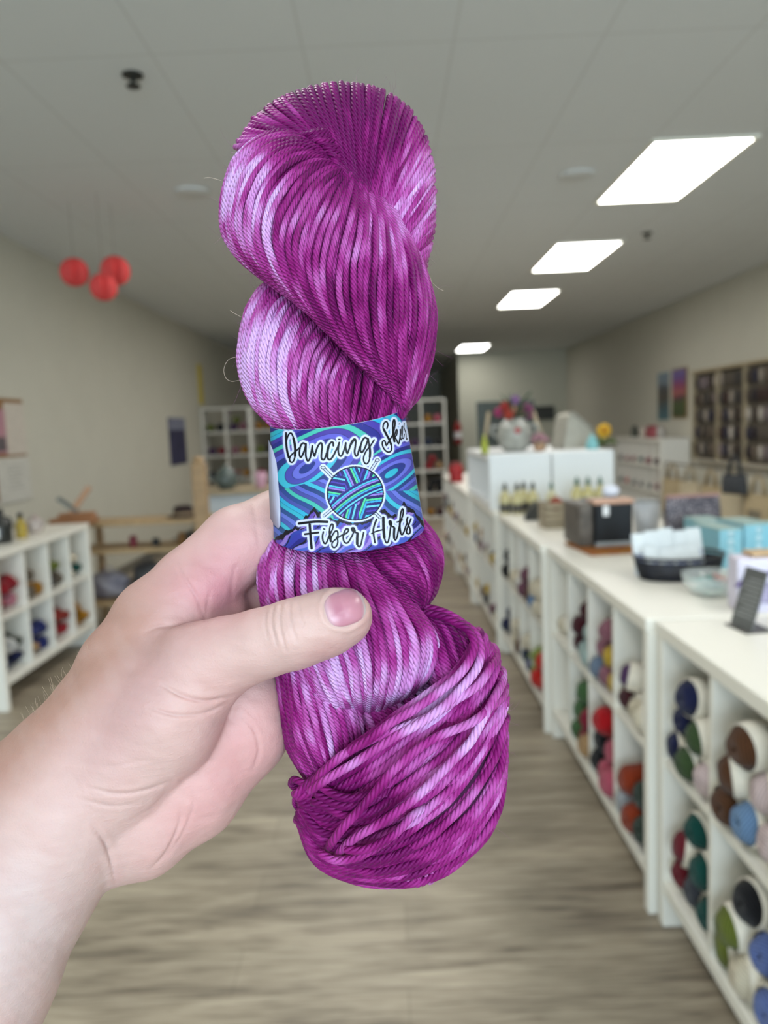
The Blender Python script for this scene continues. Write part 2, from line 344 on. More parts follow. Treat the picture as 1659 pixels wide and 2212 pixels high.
fill(u0, 0, 0, ['dark_red', 'charcoal', 'dark_teal', 'dark_red', 'dark_teal', 'dark_teal'], 'bottom far cubby, nearest counter unit', 0, sc=1.08)
fill(u0, 1, 1, ['brown', 'dusty_blue', 'pale_pink', 'brown', 'pale_pink', 'brown'], 'top second cubby, nearest counter unit', 0, sc=1.1)
fill(u0, 1, 0, ['olive_green', 'cream', 'periwinkle_blue', 'olive_green', 'periwinkle_blue', 'black'], 'bottom second cubby, nearest counter unit', 0, sc=1.1)
fill(u0, 2, 1, ['pale_pink', 'cream', 'dusty_blue', 'pale_pink'], 'top third cubby, nearest counter unit', 0, sc=1.05)
fill(u0, 2, 0, ['light_grey', 'periwinkle_blue', 'cream', 'periwinkle_blue', 'cream'], 'bottom third cubby, nearest counter unit', 0, sc=1.05)
fill(u1, 0, 1, ['cream', None, None], 'top far cubby, second counter unit', 0, sc=0.8)
fill(u1, 1, 1, ['maroon', 'pale_aqua', 'pale_aqua', 'maroon', 'pale_aqua', 'maroon'], 'top second cubby, second counter unit', 0, banded=False, sc=0.95)
fill(u1, 1, 0, ['green', 'crimson', 'tan', 'green', 'crimson', 'green'], 'bottom second cubby, second counter unit', 0, banded=False, sc=1.1)
fill(u1, 2, 1, ['blue_grey', 'dusty_rose', 'yellow', 'dusty_rose', 'yellow', 'dusty_rose'], 'top third cubby, second counter unit', 0, banded=False, sc=0.98)
fill(u1, 2, 0, ['black', 'salmon_pink', 'salmon_pink', 'black', 'salmon_pink', 'bright_red'], 'bottom third cubby, second counter unit', 0, banded=False, sc=1.15)
fill(u1, 3, 1, ['maroon', 'cream', 'cream', 'purple'], 'top near cubby, second counter unit', 0, sc=0.95)
fill(u1, 3, 0, ['light_grey', 'rust_orange', 'dark_green', 'rust_orange', 'dark_green'], 'bottom near cubby, second counter unit', 0, banded=False, sc=1.15)
fill(u2, 0, 1, ['black', 'black', None, 'black'], 'top far cubby, third counter unit', 0, banded=False)
fill(u2, 1, 1, ['cream', 'cream', 'white'], 'top second cubby, third counter unit', 0, banded=False)
fill(u2, 2, 1, ['mauve', 'brown', 'brown', 'mauve', 'brown'], 'top third cubby, third counter unit', 0, banded=False)
fill(u2, 3, 1, ['dusty_blue', 'cream', 'cream', 'cream', 'cream'], 'top near cubby, third counter unit', 0, banded=False)
fill(u2, 0, 0, ['navy', 'charcoal', 'dark_blue', 'navy'], 'bottom far cubby, third counter unit', 0, banded=False)
fill(u2, 1, 0, ['cream', 'mauve', 'brown', 'cream'], 'bottom second cubby, third counter unit', 0, banded=False)
fill(u2, 2, 0, ['dark_blue', 'lime_green', 'royal_blue', 'cream'], 'bottom third cubby, third counter unit', 0, banded=False)
fill(u2, 3, 0, ['lime_green', 'scarlet', 'scarlet', 'lime_green', 'scarlet'], 'bottom near cubby, third counter unit', 0, banded=False, sc=1.15)
pal = ['grey_brown', 'yellow', 'black', 'mauve', 'cream', 'charcoal', 'brown', 'royal_blue', 'tan', 'dark_green']
rr = random.Random(4)
for u, nm in ((u3, 'fourth'), (u4, 'fifth'), (u5, 'farthest')):
    for c, cn in enumerate(('far', 'second', 'third', 'near')):
        for r, rn in enumerate(('bottom', 'top')):
            cols = [rr.choice(pal) for _ in range(rr.choice((2, 3, 4)))]
            fill(u, c, r, cols, '%s %s cubby, %s counter unit' % (rn, cn, nm), 0, banded=False)
# left unit: loose folded hanks
def hank_root(col, loc, label, group):
    key = ('hank', col)
    if key in BALLS: return dup(BALLS[key], loc, label=label, group=group)
    t = thing('yarn_hank', label, 'yarn', loc, 0, group)
    s = MB()
    for ph in (0, math.pi):
        P = []; Rr = []
        for i in range(25):
            q = i/24; a = ph+q*2*math.pi; e = math.sin(math.pi*min(1, max(0, q)))**0.5
            P.append((-0.11+0.22*q, 0.022*e*math.cos(a), 0.022*e*math.sin(a))); Rr.append(0.012+0.022*e)
        s.tube(P, Rr, 14)
    s.build('yarn', yarn_mat(col, YC[col]), t); BALLS[key] = t; return t
HS = [(0.28, 0.056), (0.72, 0.056), (0.42, 0.14), (0.70, 0.145)]
HW = ['bottom left', 'bottom right', 'upper left', 'upper right']
def hanks(unit, c, r, cols, where, rz, sc=1.0, d0=0.13):
    t, cell, cw, ch = unit; q = random.Random(hash_s(where))
    for i, col in enumerate(cols):
        if col is None: continue
        u, h = HS[i]; o = hank_root(col, cell(c, r, u, d0, h*sc+0.003), '%s yarn hank, %s in %s' % (col.replace('_', ' '), HW[i], where), 'yarn hanks in '+where)
        o.location = cell(c, r, u, d0+q.uniform(-.01, .01), h*sc+0.003); o.rotation_euler = (q.uniform(0, 3), q.uniform(-.1, .1), rz+q.uniform(-0.2, 0.2)); o.scale = (sc,)*3
for c, r, cols, wn_ in ((0, 1, ['red', 'pink', 'red', 'red'], 'top nearest'), (1, 1, ['grey_brown', 'mustard', 'grey_brown', None], 'top second'), (2, 1, ['charcoal', 'grey_brown', 'olive_green', None], 'top third'),
                  (3, 1, ['cream', 'dark_teal', 'cream', None], 'top farthest'), (0, 0, ['dark_blue', 'navy', 'white', 'dark_green'], 'bottom nearest'), (1, 0, ['tan', 'royal_blue', 'royal_blue', 'royal_blue'], 'bottom second'),
                  (2, 0, ['brick_red', 'red', 'brick_red', 'brick_red'], 'bottom third'), (3, 0, ['mustard', 'mustard', 'mustard', None], 'bottom farthest')):
    hanks(LS, c, r, cols, '%s cubby of left wall unit' % wn_, R(180))
# back shelves
bk = {(0, 4): ['dark_teal', 'black', None], (0, 3): [None, 'olive_green', 'mustard'], (1, 4): ['maroon', 'navy', None], }
for i in range(5):
    for c in range(2):
        for r in range(5):
            q = random.Random(i*17+c*5+r); cols = [q.choice(['dark_teal', 'black', 'brick_red', 'navy', 'olive_green', 'dusty_rose', 'mustard', 'charcoal', 'crimson', 'purple']) for _ in range(q.choice((1, 2, 2, 3)))]
            if i == 4 and c == 1: cols = {4: ['mustard', 'salmon_pink'], 3: ['dark_blue', 'black'], 2: ['red', 'tan', 'red'], 1: ['black', 'black', 'black', 'black'], 0: ['mustard', 'maroon']}[r]
            if i in (1, 2, 3) and r < 3 : cols = cols[:1]
            where = '%s row, %s side of %s tall back shelf' % (['bottom', 'second', 'middle', 'fourth', 'top'][r], ['left', 'right'][c], ['leftmost', 'second', 'middle', 'fourth', 'rightmost'][i])
            hanks(BS[i], c, r, cols, where, R(90), sc=1.15)
for c in range(6):
    for r in (1, 2):
        q = random.Random(c*9+r*31); cols = [q.choice(['dark_teal', 'maroon', 'crimson', 'scarlet', 'charcoal', 'pale_pink', 'dark_green'])]
        if q.random() < 0.6: cols.append(q.choice(['crimson', 'charcoal', 'cream']))
        hanks(CB, c, r, cols, '%s row, %s cubby of right wall unit' % (['', 'middle', 'top'][r], ['farthest away', 'second-farthest', 'third-farthest', 'third-nearest', 'second-nearest', 'nearest'][c]), 0)
# ---------------------------------------------------------------- things around the shop
WOOD = mat('pale_wood', 'a98c68', 0.55, 0.12, 6.0, stretch=(1, 1, 8)); WOOD_H = mat('pale_wood_rail', 'b39871', 0.55, 0.12, 6.0, stretch=(8, 1, 1))
M_black = mat('black_plastic', '1c1c1e', 0.4, 0.1); M_wht = mat('white_plastic', 'e6e6e6', 0.4, 0.02); M_glass = mat('clear_glass', 'e8f0ee', 0.05, 0.0, alpha=0.28, spec=0.6)
# sign stand
t = thing('sign_stand', 'grey slanted sign holder on the near end of the white counter', 'sign', (0.905, 1.93, ZT), R(6))
mg = mat('brushed_grey', '6f7170', 0.45, 0.12, 40, metal=0.35, stretch=(1, 1, 6)); md = mat('grey_base', '55524e', 0.5, 0.1, 30)
MB().box((-0.03, -0.05, 0), (0.045, 0.05, 0.004), bev=0.001).build('base', md, t)
MB().box((-0.004, -0.045, 0), (0.0, 0.045, 0.155), M=RotM(y=16, z=2, loc=(-0.012, 0, 0.003))).build('sign_plate', mg, t)
sl = MB()
for i in range(9): sl.box((-0.0047, -0.038, 0.03+i*0.012), (-0.0042, 0.038-0.01*(i % 3), 0.033+i*0.012), M=RotM(y=16, z=2, loc=(-0.012, 0, 0.003)))
sl.build('printed_lines', mat('sign_print', 'a5a7a6', 0.6), t)
# lavender package
t = thing('yarn_kit_box', 'lavender and white box with purple ribbon at the counter edge', 'box', (1.08, 2.12, ZT), R(-8))
MB().box((-0.12, -0.045, 0), (0.13, 0.045, 0.15), bev=0.004).build('box_body', mat('lavender_card', 'd4cfe0', 0.5, 0.03), t)
MB().box((-0.07, -0.0475, 0.025), (0.11, -0.0452, 0.085)).build('label_panel', mat('lavender_print', 'b4accb', 0.6, 0.25, 120), t)
MB().tube([(-0.125, -0.05, 0.075), (-0.09, -0.052, 0.10), (-0.03, -0.052, 0.112), (0.05, -0.052, 0.105), (0.135, -0.05, 0.09)], 0.005, 8).build('ribbon', mat('purple_ribbon', '5c3f9b', 0.5), t)
tag(MB().box((-0.10, -0.03, 0), (0.12, 0.035, 0.012), bev=0.003).build('kraft_card', mat('kraft_paper', 'c4a682', 0.7, 0.08), loc=(1.10, 2.13, ZT+0.152)), 'flat kraft card lying on top of the lavender box', 'card')
# glass bowl with packets
t = thing('glass_bowl', 'low clear glass bowl at the front of the counter, teal packets in it', 'bowl', (0.985, 2.32, ZT))
MB().lathe([(0.035, 0), (0.060, 0.004), (0.085, 0.03), (0.094, 0.066), (0.091, 0.066), (0.082, 0.031), (0.058, 0.008), (0.0, 0.006)], n=36, caps=False).build('bowl', M_glass, t)
for i, (c, lab, a, x, y, z, s) in enumerate((('2f7f7a', 'teal packet lying flat in the glass bowl', 25, 0.0, 0.012, 0.038, 0.05), ('5f9a8d', 'sea green packet under the teal one in the glass bowl', -30, -0.01, -0.01, 0.022, 0.042),
                                 ('c08a80', 'pink printed packet leaning on the right side of the glass bowl', 70, 0.03, 0.0, 0.045, 0.04), ('b9c9bb', 'pale green packet at the front of the glass bowl', 5, -0.02, -0.035, 0.018, 0.03))):
    M3 = RotM(x=(8, -6, 20, 10)[i], z=a)
    tag(MB().box((-s, -s*0.75, 0), (s, s*0.75, 0.004), M=M3, bev=0.0015).build('stitch_marker_packet', mat('packet_'+c, c, 0.35, 0.25, 60), loc=(0.985+x, 2.32+y, ZT+z)), lab, 'packet', 'packets in the glass bowl')
# oval black basket with white packs
t = thing('wire_basket', 'oval black basket on the counter full of white packets', 'basket', (0.985, 2.60, ZT), R(10))
b = MB()
for z, sc_, r in ((0.004, 0.86, 0.004), (0.03, 0.93, 0.002), (0.05, 0.97, 0.002), (0.078, 1.0, 0.0055)):
    b.tube([(0.155*sc_*math.cos(2*math.pi*k/40), 0.115*sc_*math.sin(2*math.pi*k/40), z) for k in range(40)], r, 8, closed=True)
for k in range(48):
    a = 2*math.pi*k/48; b.tube([(0.155*s_*math.cos(a), 0.115*s_*math.sin(a), z) for s_, z in ((0.86, 0.004), (0.93, 0.03), (1.0, 0.078))], 0.0013, 5)
b.build('wire_frame', M_black, t)
MB().lathe([(0.0, 0.002), (0.86, 0.002), (0.98, 0.066), (0.965, 0.066), (0.84, 0.006), (0.0, 0.006)], n=40, M=Matrix.Diagonal((0.154, 0.114, 1, 1)), caps=False).build('mesh_liner', mat('dark_mesh', '2a2d3d', 0.5, 0.3, 50, alpha=0.75), t)
cw_ = mat('white_card', 'd4dadc', 0.5, 0.04, 40); cb_ = mat('blue_print', '9aa7c8', 0.6, 0.3, 90)
for i in range(9):
    row = i//5; x = -0.115+0.052*(i % 5)+0.02*row; y = 0.03-0.055*row; h = 0.145-0.05*row+0.006*((i*7) % 3)
    o = thing('needle_packet', 'white needle packet standing in the black basket, %s row, number %s from the left' % (['rear', 'front'][row], ['one', 'two', 'three', 'four', 'five'][i % 5]), 'packet', (0, 0, 0), 0, 'white packets in the black basket')
    o.matrix_world = Matrix.Translation((0.985, 2.60, ZT)) @ Matrix.Rotation(R(10), 4, 'Z') @ RotM(x=(-14, -24)[row], z=((i*37) % 11)-5, loc=(x, y, 0.008))
    MB().box((-0.027, -0.004, 0), (0.027, 0.004, h), bev=0.002).build('card', cw_, o); MB().box((-0.02, -0.0048, h*0.25), (0.02, -0.0042, h*0.5)).build('print', cb_, o)
# light blue boxes
lb = mat('light_blue_card', '86bccb', 0.45, 0.05, 30); lb2 = mat('white_print', 'c9e6ee', 0.5, 0.2, 120); lb3 = mat('sage_lid', '9db8b3', 0.5, 0.05)
for i, (x, y, w_, d_, h, rz) in enumerate(((1.20, 2.80, 0.085, 0.20, 0.140, 5), (1.33, 2.86, 0.11, 0.20, 0.145, 4), (1.425, 2.77, 0.055, 0.20, 0.14, 6), (1.27, 3.08, 0.10, 0.15, 0.13, 3))):
    t = thing('notions_box', ['light blue box with white printing, left one of the row behind the bowl', 'wide light blue box, middle one of the row behind the bowl', 'narrow light blue box at the right end of the row', 'light blue box behind the others, next to the leopard pouch'][i], 'box', (x, y, ZT), R(rz), 'light blue boxes')
    MB().box((-w_/2, -d_/2, 0), (w_/2, d_/2, h), bev=0.002).build('box_body', lb, t); MB().box((-w_/2-0.001, -d_/2-0.001, h), (w_/2+0.001, d_/2+0.001, h+0.003)).build('lid', lb3, t)
    p_ = MB()
    for k in range(4): p_.lathe([(0.0115, 0), (0.0115, 0.001)], c=(0, 0, 0), n=14, M=RotM(x=90, loc=(0, -d_/2, 0.035+0.03*k)))
    p_.build('printed_dots', lb2, t)
# leopard pouch
def leopard():
    m = bpy.data.materials.new('leopard_print'); m.use_nodes = True; nt = m.node_tree; N = nt.nodes.new; L = nt.links.new; p = nt.nodes['Principled BSDF']
    tc = N('ShaderNodeTexCoord'); v = N('ShaderNodeTexVoronoi'); v.feature = 'DISTANCE_TO_EDGE'; v.inputs['Scale'].default_value = 75; L(tc.outputs['Object'], v.inputs['Vector'])
    nz = N('ShaderNodeTexNoise'); nz.inputs['Scale'].default_value = 60; L(tc.outputs['Object'], nz.inputs['Vector'])
    mx = N('ShaderNodeMath'); mx.operation = 'MULTIPLY'; L(v.outputs['Distance'], mx.inputs[0]); L(nz.outputs[0], mx.inputs[1])
    r = N('ShaderNodeValToRGB'); r.color_ramp.elements[0].position = 0.05; r.color_ramp.elements[0].color = (*lin('3d3a44'), 1); r.color_ramp.elements[1].position = 0.16; r.color_ramp.elements[1].color = (*lin('9c9298'), 1)
    L(mx.outputs[0], r.inputs[0]); L(r.outputs[0], p.inputs['Base Color']); p.inputs['Roughness'].default_value = 0.5; return m
t = thing('project_pouch', 'grey leopard print zip pouch standing on the counter', 'pouch', (1.31, 3.30, ZT), R(4))
s = MB(); prof = []
for i in range(9):
    z = i/8; th = 0.035*(1-z)**0.7+0.004; w_ = 0.118+0.006*math.sin(z*3)
    prof.append((w_, th, z*0.20))
v = []; f = []; n = 20
for (w_, th, z) in prof:
    for k in range(n):
        a = 2*math.pi*k/n; ca, sa = math.cos(a), math.sin(a); v.append((w_*math.copysign(abs(ca)**0.3, ca), th*math.copysign(abs(sa)**0.6, sa), z))
for i in range(8):
    for k in range(n): f.append((i*n+k, i*n+(k+1) % n, (i+1)*n+(k+1) % n, (i+1)*n+k))
f.append(tuple(reversed(range(n)))); f.append(tuple(range(8*n, 9*n))); s.add(v, f, True); s.build('pouch_body', leopard(), t)
MB().box((-0.12, -0.006, 0.197), (0.12, 0.006, 0.208), bev=0.003).build('zipper_edge', mat('rose_gold_trim', 'b58b85', 0.4, 0.1), t)
# clear bag / container
t = thing('plastic_jar', 'frosted clear plastic container beside the leopard pouch', 'container', (1.185, 3.52, ZT))
MB().lathe([(0.045, 0), (0.05, 0.01), (0.064, 0.165), (0.062, 0.165), (0.048, 0.012), (0, 0.01)], n=28, caps=False).build('container_body', mat('frosted_plastic', 'cdd0d2', 0.3, 0.05, alpha=0.75), t)
MB().tube([(0.065*math.cos(2*math.pi*k/28), 0.065*math.sin(2*math.pi*k/28), 0.166) for k in range(28)], 0.003, 6, closed=True).build('rim', mat('grey_rim', '8a8880', 0.4), t)
MB().ball((0, 0, 0.05), 0.042, 14, 8, sc=(1, 1, 1.2)).build('stuffing', mat('cream_stuffing', 'c9beac', 0.8, 0.1), t)
# craft caddy on tan mat
tag(MB().box((-0.20, -0.16, 0), (0.15, 0.16, 0.012), M=RotM(z=6), bev=0.003).build('felt_mat', mat('mustard_felt', '9a6a26', 0.9, 0.1, 40, c2='8a4a26'), loc=(0.99, 3.24, ZT)), 'mustard brown mat under the black craft caddy', 'mat')
t = thing('craft_caddy', 'black fronted craft caddy standing on the mustard mat', 'caddy', (0.955, 3.32, ZT+0.013), R(4))
MB().box((-0.10, -0.11, 0.0), (0.065, 0.11, 0.19), bev=0.008).build('caddy_body', mat('dark_fabric', '14171d', 0.45, 0.3, 8), t)
MB().box((-0.165, -0.10, 0.0), (-0.102, 0.12, 0.185), bev=0.01).build('side_pocket', mat('brown_grey_leather', '6a625a', 0.5, 0.25, 20), t)
MB().box((-0.105, -0.114, 0.178), (0.07, -0.02, 0.197), bev=0.004).build('wood_trim', mat('rose_wood', 'c69c84', 0.5, 0.06), t)
MB().box((-0.10, -0.118, -0.0), (0.065, -0.104, 0.018), bev=0.003).build('base_trim', mat('steel_trim', 'a9b0b3', 0.35, 0.03, metal=0.4), t)
MB().box((-0.065, -0.1125, 0.13), (-0.04, -0.1105, 0.172)).build('white_tag', M_wht, t)
# tissue pack sitting on caddy
tag(MB().ball((0, 0, 0), 0.04, 14, 8, sc=(1, 0.7, 0.7)).build('white_pom_pom', mat('fluffy_white', 'dfe0ea', 0.9, 0.05), loc=(0.975, 3.36, ZT+0.232)), 'small white puff on top of the black craft caddy', 'pom pom')
# wire crate and dark tray
t = thing('wooden_crate', 'small beige slatted crate on the counter left of the caddy', 'crate', (0.88, 3.95, ZT), R(5)); b = MB()
cr = mat('beige_wood', 'a89b84', 0.6, 0.08, 12)
for z in (0.0, 0.035, 0.07, 0.105):
    b.box((-0.09, -0.07, z), (0.09, -0.063, z+0.026)).box((-0.09, 0.063, z), (0.09, 0.07, z+0.026)).box((-0.09, -0.063, z), (-0.083, 0.063, z+0.026)).box((0.083, -0.063, z), (0.09, 0.063, z+0.026))
b.box((-0.083, -0.063, 0), (0.083, 0.063, 0.006)); b.build('crate_body', cr, t)
tag(MB().ball((0, 0, 0), 0.035, 14, 8).build('red_pin_cushion', mat('red_felt', '9a4a3a', 0.8, 0.15), loc=(0.86, 3.93, ZT+0.125)), 'dull red pin cushion poking out of the beige crate', 'pin cushion')
t = thing('display_tray', 'dark wedge shaped tray in front of the soap bottles', 'tray', (0.83, 4.33, ZT), R(-10))
MB().add([(-0.06, -0.09, 0), (0.09, -0.09, 0), (0.09, 0.09, 0), (-0.06, 0.09, 0), (-0.06, -0.09, 0.02), (0.0, -0.09, 0.10), (0.0, 0.09, 0.10), (-0.06, 0.09, 0.02), (0.09, -0.09, 0.02), (0.09, 0.09, 0.02)],
          [(3, 2, 1, 0), (0, 1, 8, 5, 4), (3, 7, 6, 9, 2), (4, 5, 6, 7), (5, 8, 9, 6), (0, 4, 7, 3), (1, 2, 9, 8)]).build('tray_body', mat('olive_black', '3a3a35', 0.6, 0.2), t)
# soap bottles
def bottle(px, y, col, capc, label, sc=1.0, lab=True):
    p = at_z(px, y); t = thing('soap_bottle', label, 'bottle', (p[0], p[1], ZT), 0, 'wash bottles by the raised cubes')
    MB().lathe([(0.028*sc, 0), (0.030*sc, 0.005), (0.030*sc, 0.085*sc), (0.024*sc, 0.105*sc), (0.012*sc, 0.118*sc), (0.011*sc, 0.13*sc)], n=20).build('bottle_body', mat('bottle_'+col, col, 0.25, 0.05, 10), t)
    MB().lathe([(0.013*sc, 0.13*sc), (0.013*sc, 0.15*sc), (0.006*sc, 0.155*sc), (0.006*sc, 0.168*sc)], n=14).build('cap', mat('cap_'+capc, capc, 0.4, 0.05), t)
    if lab: MB().lathe([(0.0306*sc, 0.012), (0.0306*sc, 0.055*sc)], n=20, caps=False).build('bottle_label', mat('bottle_label', '5a5650', 0.6, 0.3, 40), t)
def at_z(px, Y, z=ZT):
    # x of the point at depth Y, height z that lies in the column px
    lo, hi = -4.0, 6.0
    for _ in range(40):
        mid = (lo+hi)/2; c = BAS.T @ (np.array([mid, Y, z])-CPOS); q = CX+F*c[0]/c[2]
        if q < px: lo = mid
        else: hi = mid
    return (round((lo+hi)/2, 3), Y, z)
for i, (px, y) in enumerate(((1092, 4.62), (1118, 4.58), (1132, 4.66), (1152, 4.60))):
    bottle(px, y, 'c9bf8e', '3a3f3c', 'pale yellow soap bottle with dark cap, %s of the left group' % ['leftmost', 'second', 'third', 'rightmost'][i], 1.12)
bottle(1192, 4.66, 'ccc7a4', '4f6f62', 'single pale soap bottle with green cap standing between the groups', 1.05, False)
for i, px in enumerate((1247, 1271, 1297)): bottle(px, 4.64-0.02*i, 'c9c08a', '4f6f62', 'pale yellow soap bottle with green cap, %s of the right group' % ['left', 'middle', 'right'][i], 1.2, False)
# ---- on top of the raised cubes
Z2 = 1.216
t = thing('ceramic_vase', 'round white vase with a red emblem on the raised cubes', 'vase', (0.86, 5.15, Z2))
MB().lathe([(0.06, 0), (0.085, 0.02), (0.115, 0.08), (0.12, 0.13), (0.10, 0.18), (0.065, 0.21), (0.055, 0.225), (0.05, 0.22), (0.06, 0.205), (0, 0.20)], n=32, caps=False).build('vase_body', mat('vase_glaze', 'a3a39b', 0.25, 0.15, 14), t)
MB().lathe([(0.02, 0), (0.02, 0.004)], n=16, M=RotM(x=90, z=-8, loc=(0.0, -0.118, 0.14))).build('emblem', mat('red_emblem', 'a33b40', 0.5), t)
for sx in (-1, 1): MB().tube([(sx*0.10, 0, 0.17), (sx*0.145, 0, 0.175), (sx*0.155, 0, 0.14), (sx*0.125, 0, 0.10)], 0.011, 8).build('handle', mat('vase_glaze', 'a3a39b'), t)
t = thing('flower_bouquet', 'bouquet of red, pink and peach flowers in the white vase', 'flowers', (0.86, 5.15, Z2+0.20))
q = random.Random(3)
for i, (c, n_) in enumerate((('962a22', 'red flower'), ('9c2c60', 'magenta flower'), ('c08a70', 'peach flower'), ('c08a70', 'peach flower'), ('8a2a68', 'magenta flower'), ('7d5a86', 'violet flower'), ('96301f', 'red flower'), ('82295c', 'magenta flower'))):
    x = (-0.065, -0.10, -0.02, 0.03, 0.09, 0.0, -0.045, 0.10)[i]; z = (0.10, 0.065, 0.075, 0.055, 0.085, 0.14, 0.045, 0.05)[i]; y = q.uniform(-0.05, 0.05); b = MB()
    for k in range(9):
        a = 2*math.pi*k/9; b.ball((x+0.019*math.cos(a), y-0.01, z+0.019*math.sin(a)), 0.015, 8, 5, sc=(1, 0.6, 1))
    b.ball((x, y-0.02, z), 0.012, 8, 5); b.build('flower', mat('petal_'+c, c, 0.7, 0.1), t)['label'] = n_
b = MB()
for k in range(26):
    a = q.uniform(0, 2*math.pi); r = q.uniform(0.05, 0.16); zz = q.uniform(0.04, 0.20); P = [(0, 0, 0), (r*0.5*math.cos(a), r*0.5*math.sin(a), zz*0.7), (r*math.cos(a), r*math.sin(a), zz)]; b.tube(P, [0.003, 0.009, 0.001], 6)
b.build('foliage', mat('dark_leaf', '44563f', 0.7, 0.2), t)
t = thing('chalkboard', 'black framed chalkboard on a wooden easel behind the vase', 'chalkboard', (0.86, 5.42, Z2), R(3))
MB().box((-0.21, 0, 0.03), (0.20, 0.012, 0.35), M=RotM(x=-8)).build('board', mat('slate', '3e4541', 0.6, 0.1), t)
for sx in (-1, 1): MB().tube([(sx*0.215+0.02, -0.10, 0.0), (sx*0.155+0.02, -0.01, 0.27)], 0.014, 6).build('easel_leg', mat('easel_wood', 'a89a80', 0.6, 0.1), t)
tag(MB().lathe([(0.022, 0), (0.026, 0.03), (0.018, 0.08), (0.008, 0.10), (0.008, 0.125)], n=16).build('green_bottle', mat('lime_glaze', 'a5ad3e', 0.3, 0.05), loc=at_z(1047, 4.95, Z2)), 'small lime green bottle at the left end of the raised cubes', 'bottle')
t = thing('pattern_rack', 'cream sloping pattern stand on the raised cubes', 'stand', (1.34, 5.35, Z2), R(8))
v = [(-0.16, -0.12, 0), (0.18, -0.12, 0), (0.18, 0.12, 0), (-0.16, 0.12, 0), (-0.12, -0.12, 0.22), (-0.12, 0.12, 0.22), (0.18, -0.12, 0.03), (0.18, 0.12, 0.03), (-0.08, -0.12, 0.245), (-0.08, 0.12, 0.245)]
MB().add(v, [(3, 2, 1, 0), (0, 1, 6, 8, 4), (3, 5, 9, 7, 2), (0, 4, 5, 3), (1, 2, 7, 6), (4, 8, 9, 5), (8, 6, 7, 9)]).build('stand_body', mat('cream_board', 'a9a69a', 0.6, 0.06), t)
MB().box((-0.01, -0.125, -0.002), (0.36, -0.118, 0.018), M=RotM(y=39, loc=(-0.10, 0, 0.235))).build('front_ledge', mat('ledge_grey', '8a877c', 0.6), t)
tag(MB().lathe([(0.03, 0), (0.04, 0.05), (0.036, 0.055), (0.0, 0.05)], n=16, caps=False).build('terracotta_pot', mat('terracotta', 'a8866a', 0.7), loc=at_z(1165, 5.05, Z2)), 'small terracotta coloured pot between vase and sloping stand', 'pot')
t = thing('pink_succulent', 'dusty pink plant growing in the terracotta pot', 'plant', at_z(1165, 5.05, Z2+0.05)); b = MB()
for k in range(14):
    a = k*2.4; r = 0.012+0.0028*k; b.ball((r*math.cos(a), r*math.sin(a), 0.055-0.0025*k), 0.017, 8, 5)
b.build('leaves', mat('dusty_pink_leaf', 'a07680', 0.7, 0.15), t)
p = at_z(1279, 5.0, Z2)
t = thing('gnome_figure', 'small light blue cone figure at the right of the raised cubes', 'figure', p)
MB().lathe([(0.038, 0), (0.042, 0.02), (0.03, 0.06), (0.012, 0.09), (0.002, 0.10)], n=20).build('cone_body', mat('aqua_felt', '7fb8bb', 0.7, 0.05), t)
p = at_z(1304, 5.1, Z2)
t = thing('potted_flower', 'yellow flower with spreading green leaves beside the light blue cone', 'plant', p); b = MB()
for k in range(10):
    a = 2*math.pi*k/10; b.ball((0.03*math.cos(a), -0.01, 0.115+0.03*math.sin(a)), 0.02, 8, 5, sc=(1, 0.5, 1))
b.build('petals', mat('yellow_petal', 'c79a1e', 0.6, 0.05), t); b = MB().ball((0, -0.02, 0.115), 0.016, 10, 6); b.build('flower_centre', mat('orange_centre', 'b06a14', 0.7), t)
b = MB()
for k in range(14):
    a = q.uniform(0, 6.28); r = q.uniform(0.05, 0.12); b.tube([(0, 0, 0.01), (r*0.6*math.cos(a), r*0.6*math.sin(a), 0.055), (r*math.cos(a), r*math.sin(a), 0.02)], [0.004, 0.014, 0.002], 6)
b.build('leaves', mat('plant_leaf', '4f5d2c', 0.7, 0.15), t)
# far end of the counter
t = thing('red_canister', 'red canister standing at the far end of the counter', 'canister', at_z(986, 7.3, ZT))
MB().lathe([(0.06, 0), (0.065, 0.01), (0.065, 0.15), (0.05, 0.165)], n=20).build('canister_body', mat('red_tin', '9c1f26', 0.4), t); MB().lathe([(0.052, 0.165), (0.052, 0.18), (0.02, 0.19)], n=20).build('lid', mat('red_lid', '7d1a1f', 0.4), t)
t = thing('fire_extinguisher', 'red fire extinguisher mounted beyond the counter end', 'extinguisher', (1.60, 17.1, 0.95))
MB().lathe([(0.08, 0), (0.085, 0.03), (0.085, 0.42), (0.04, 0.49), (0.025, 0.50)], n=20).build('cylinder', mat('extinguisher_red', '8a2422', 0.4), t); MB().lathe([(0.03, 0.50), (0.03, 0.56)], n=12).build('valve', M_black, t)
MB().lathe([(0.0865, 0.14), (0.0865, 0.28)], n=20, caps=False).build('label_band', M_wht, t)
MB().box((-0.03, 0.07, 0.1), (0.06, 0.16, 0.4)).build('wall_bracket', M_black, t)
# dark screen on the back right wall
t = thing('wall_screen', 'dark wall screen at the far right end of the shop', 'screen', (3.45, 17.2, 1.42))
MB().box((-0.30, 0, 0.0), (0.32, 0.04, 0.30), bev=0.005).build('screen_body', mat('screen_black', '35352f', 0.4, 0.1), t)
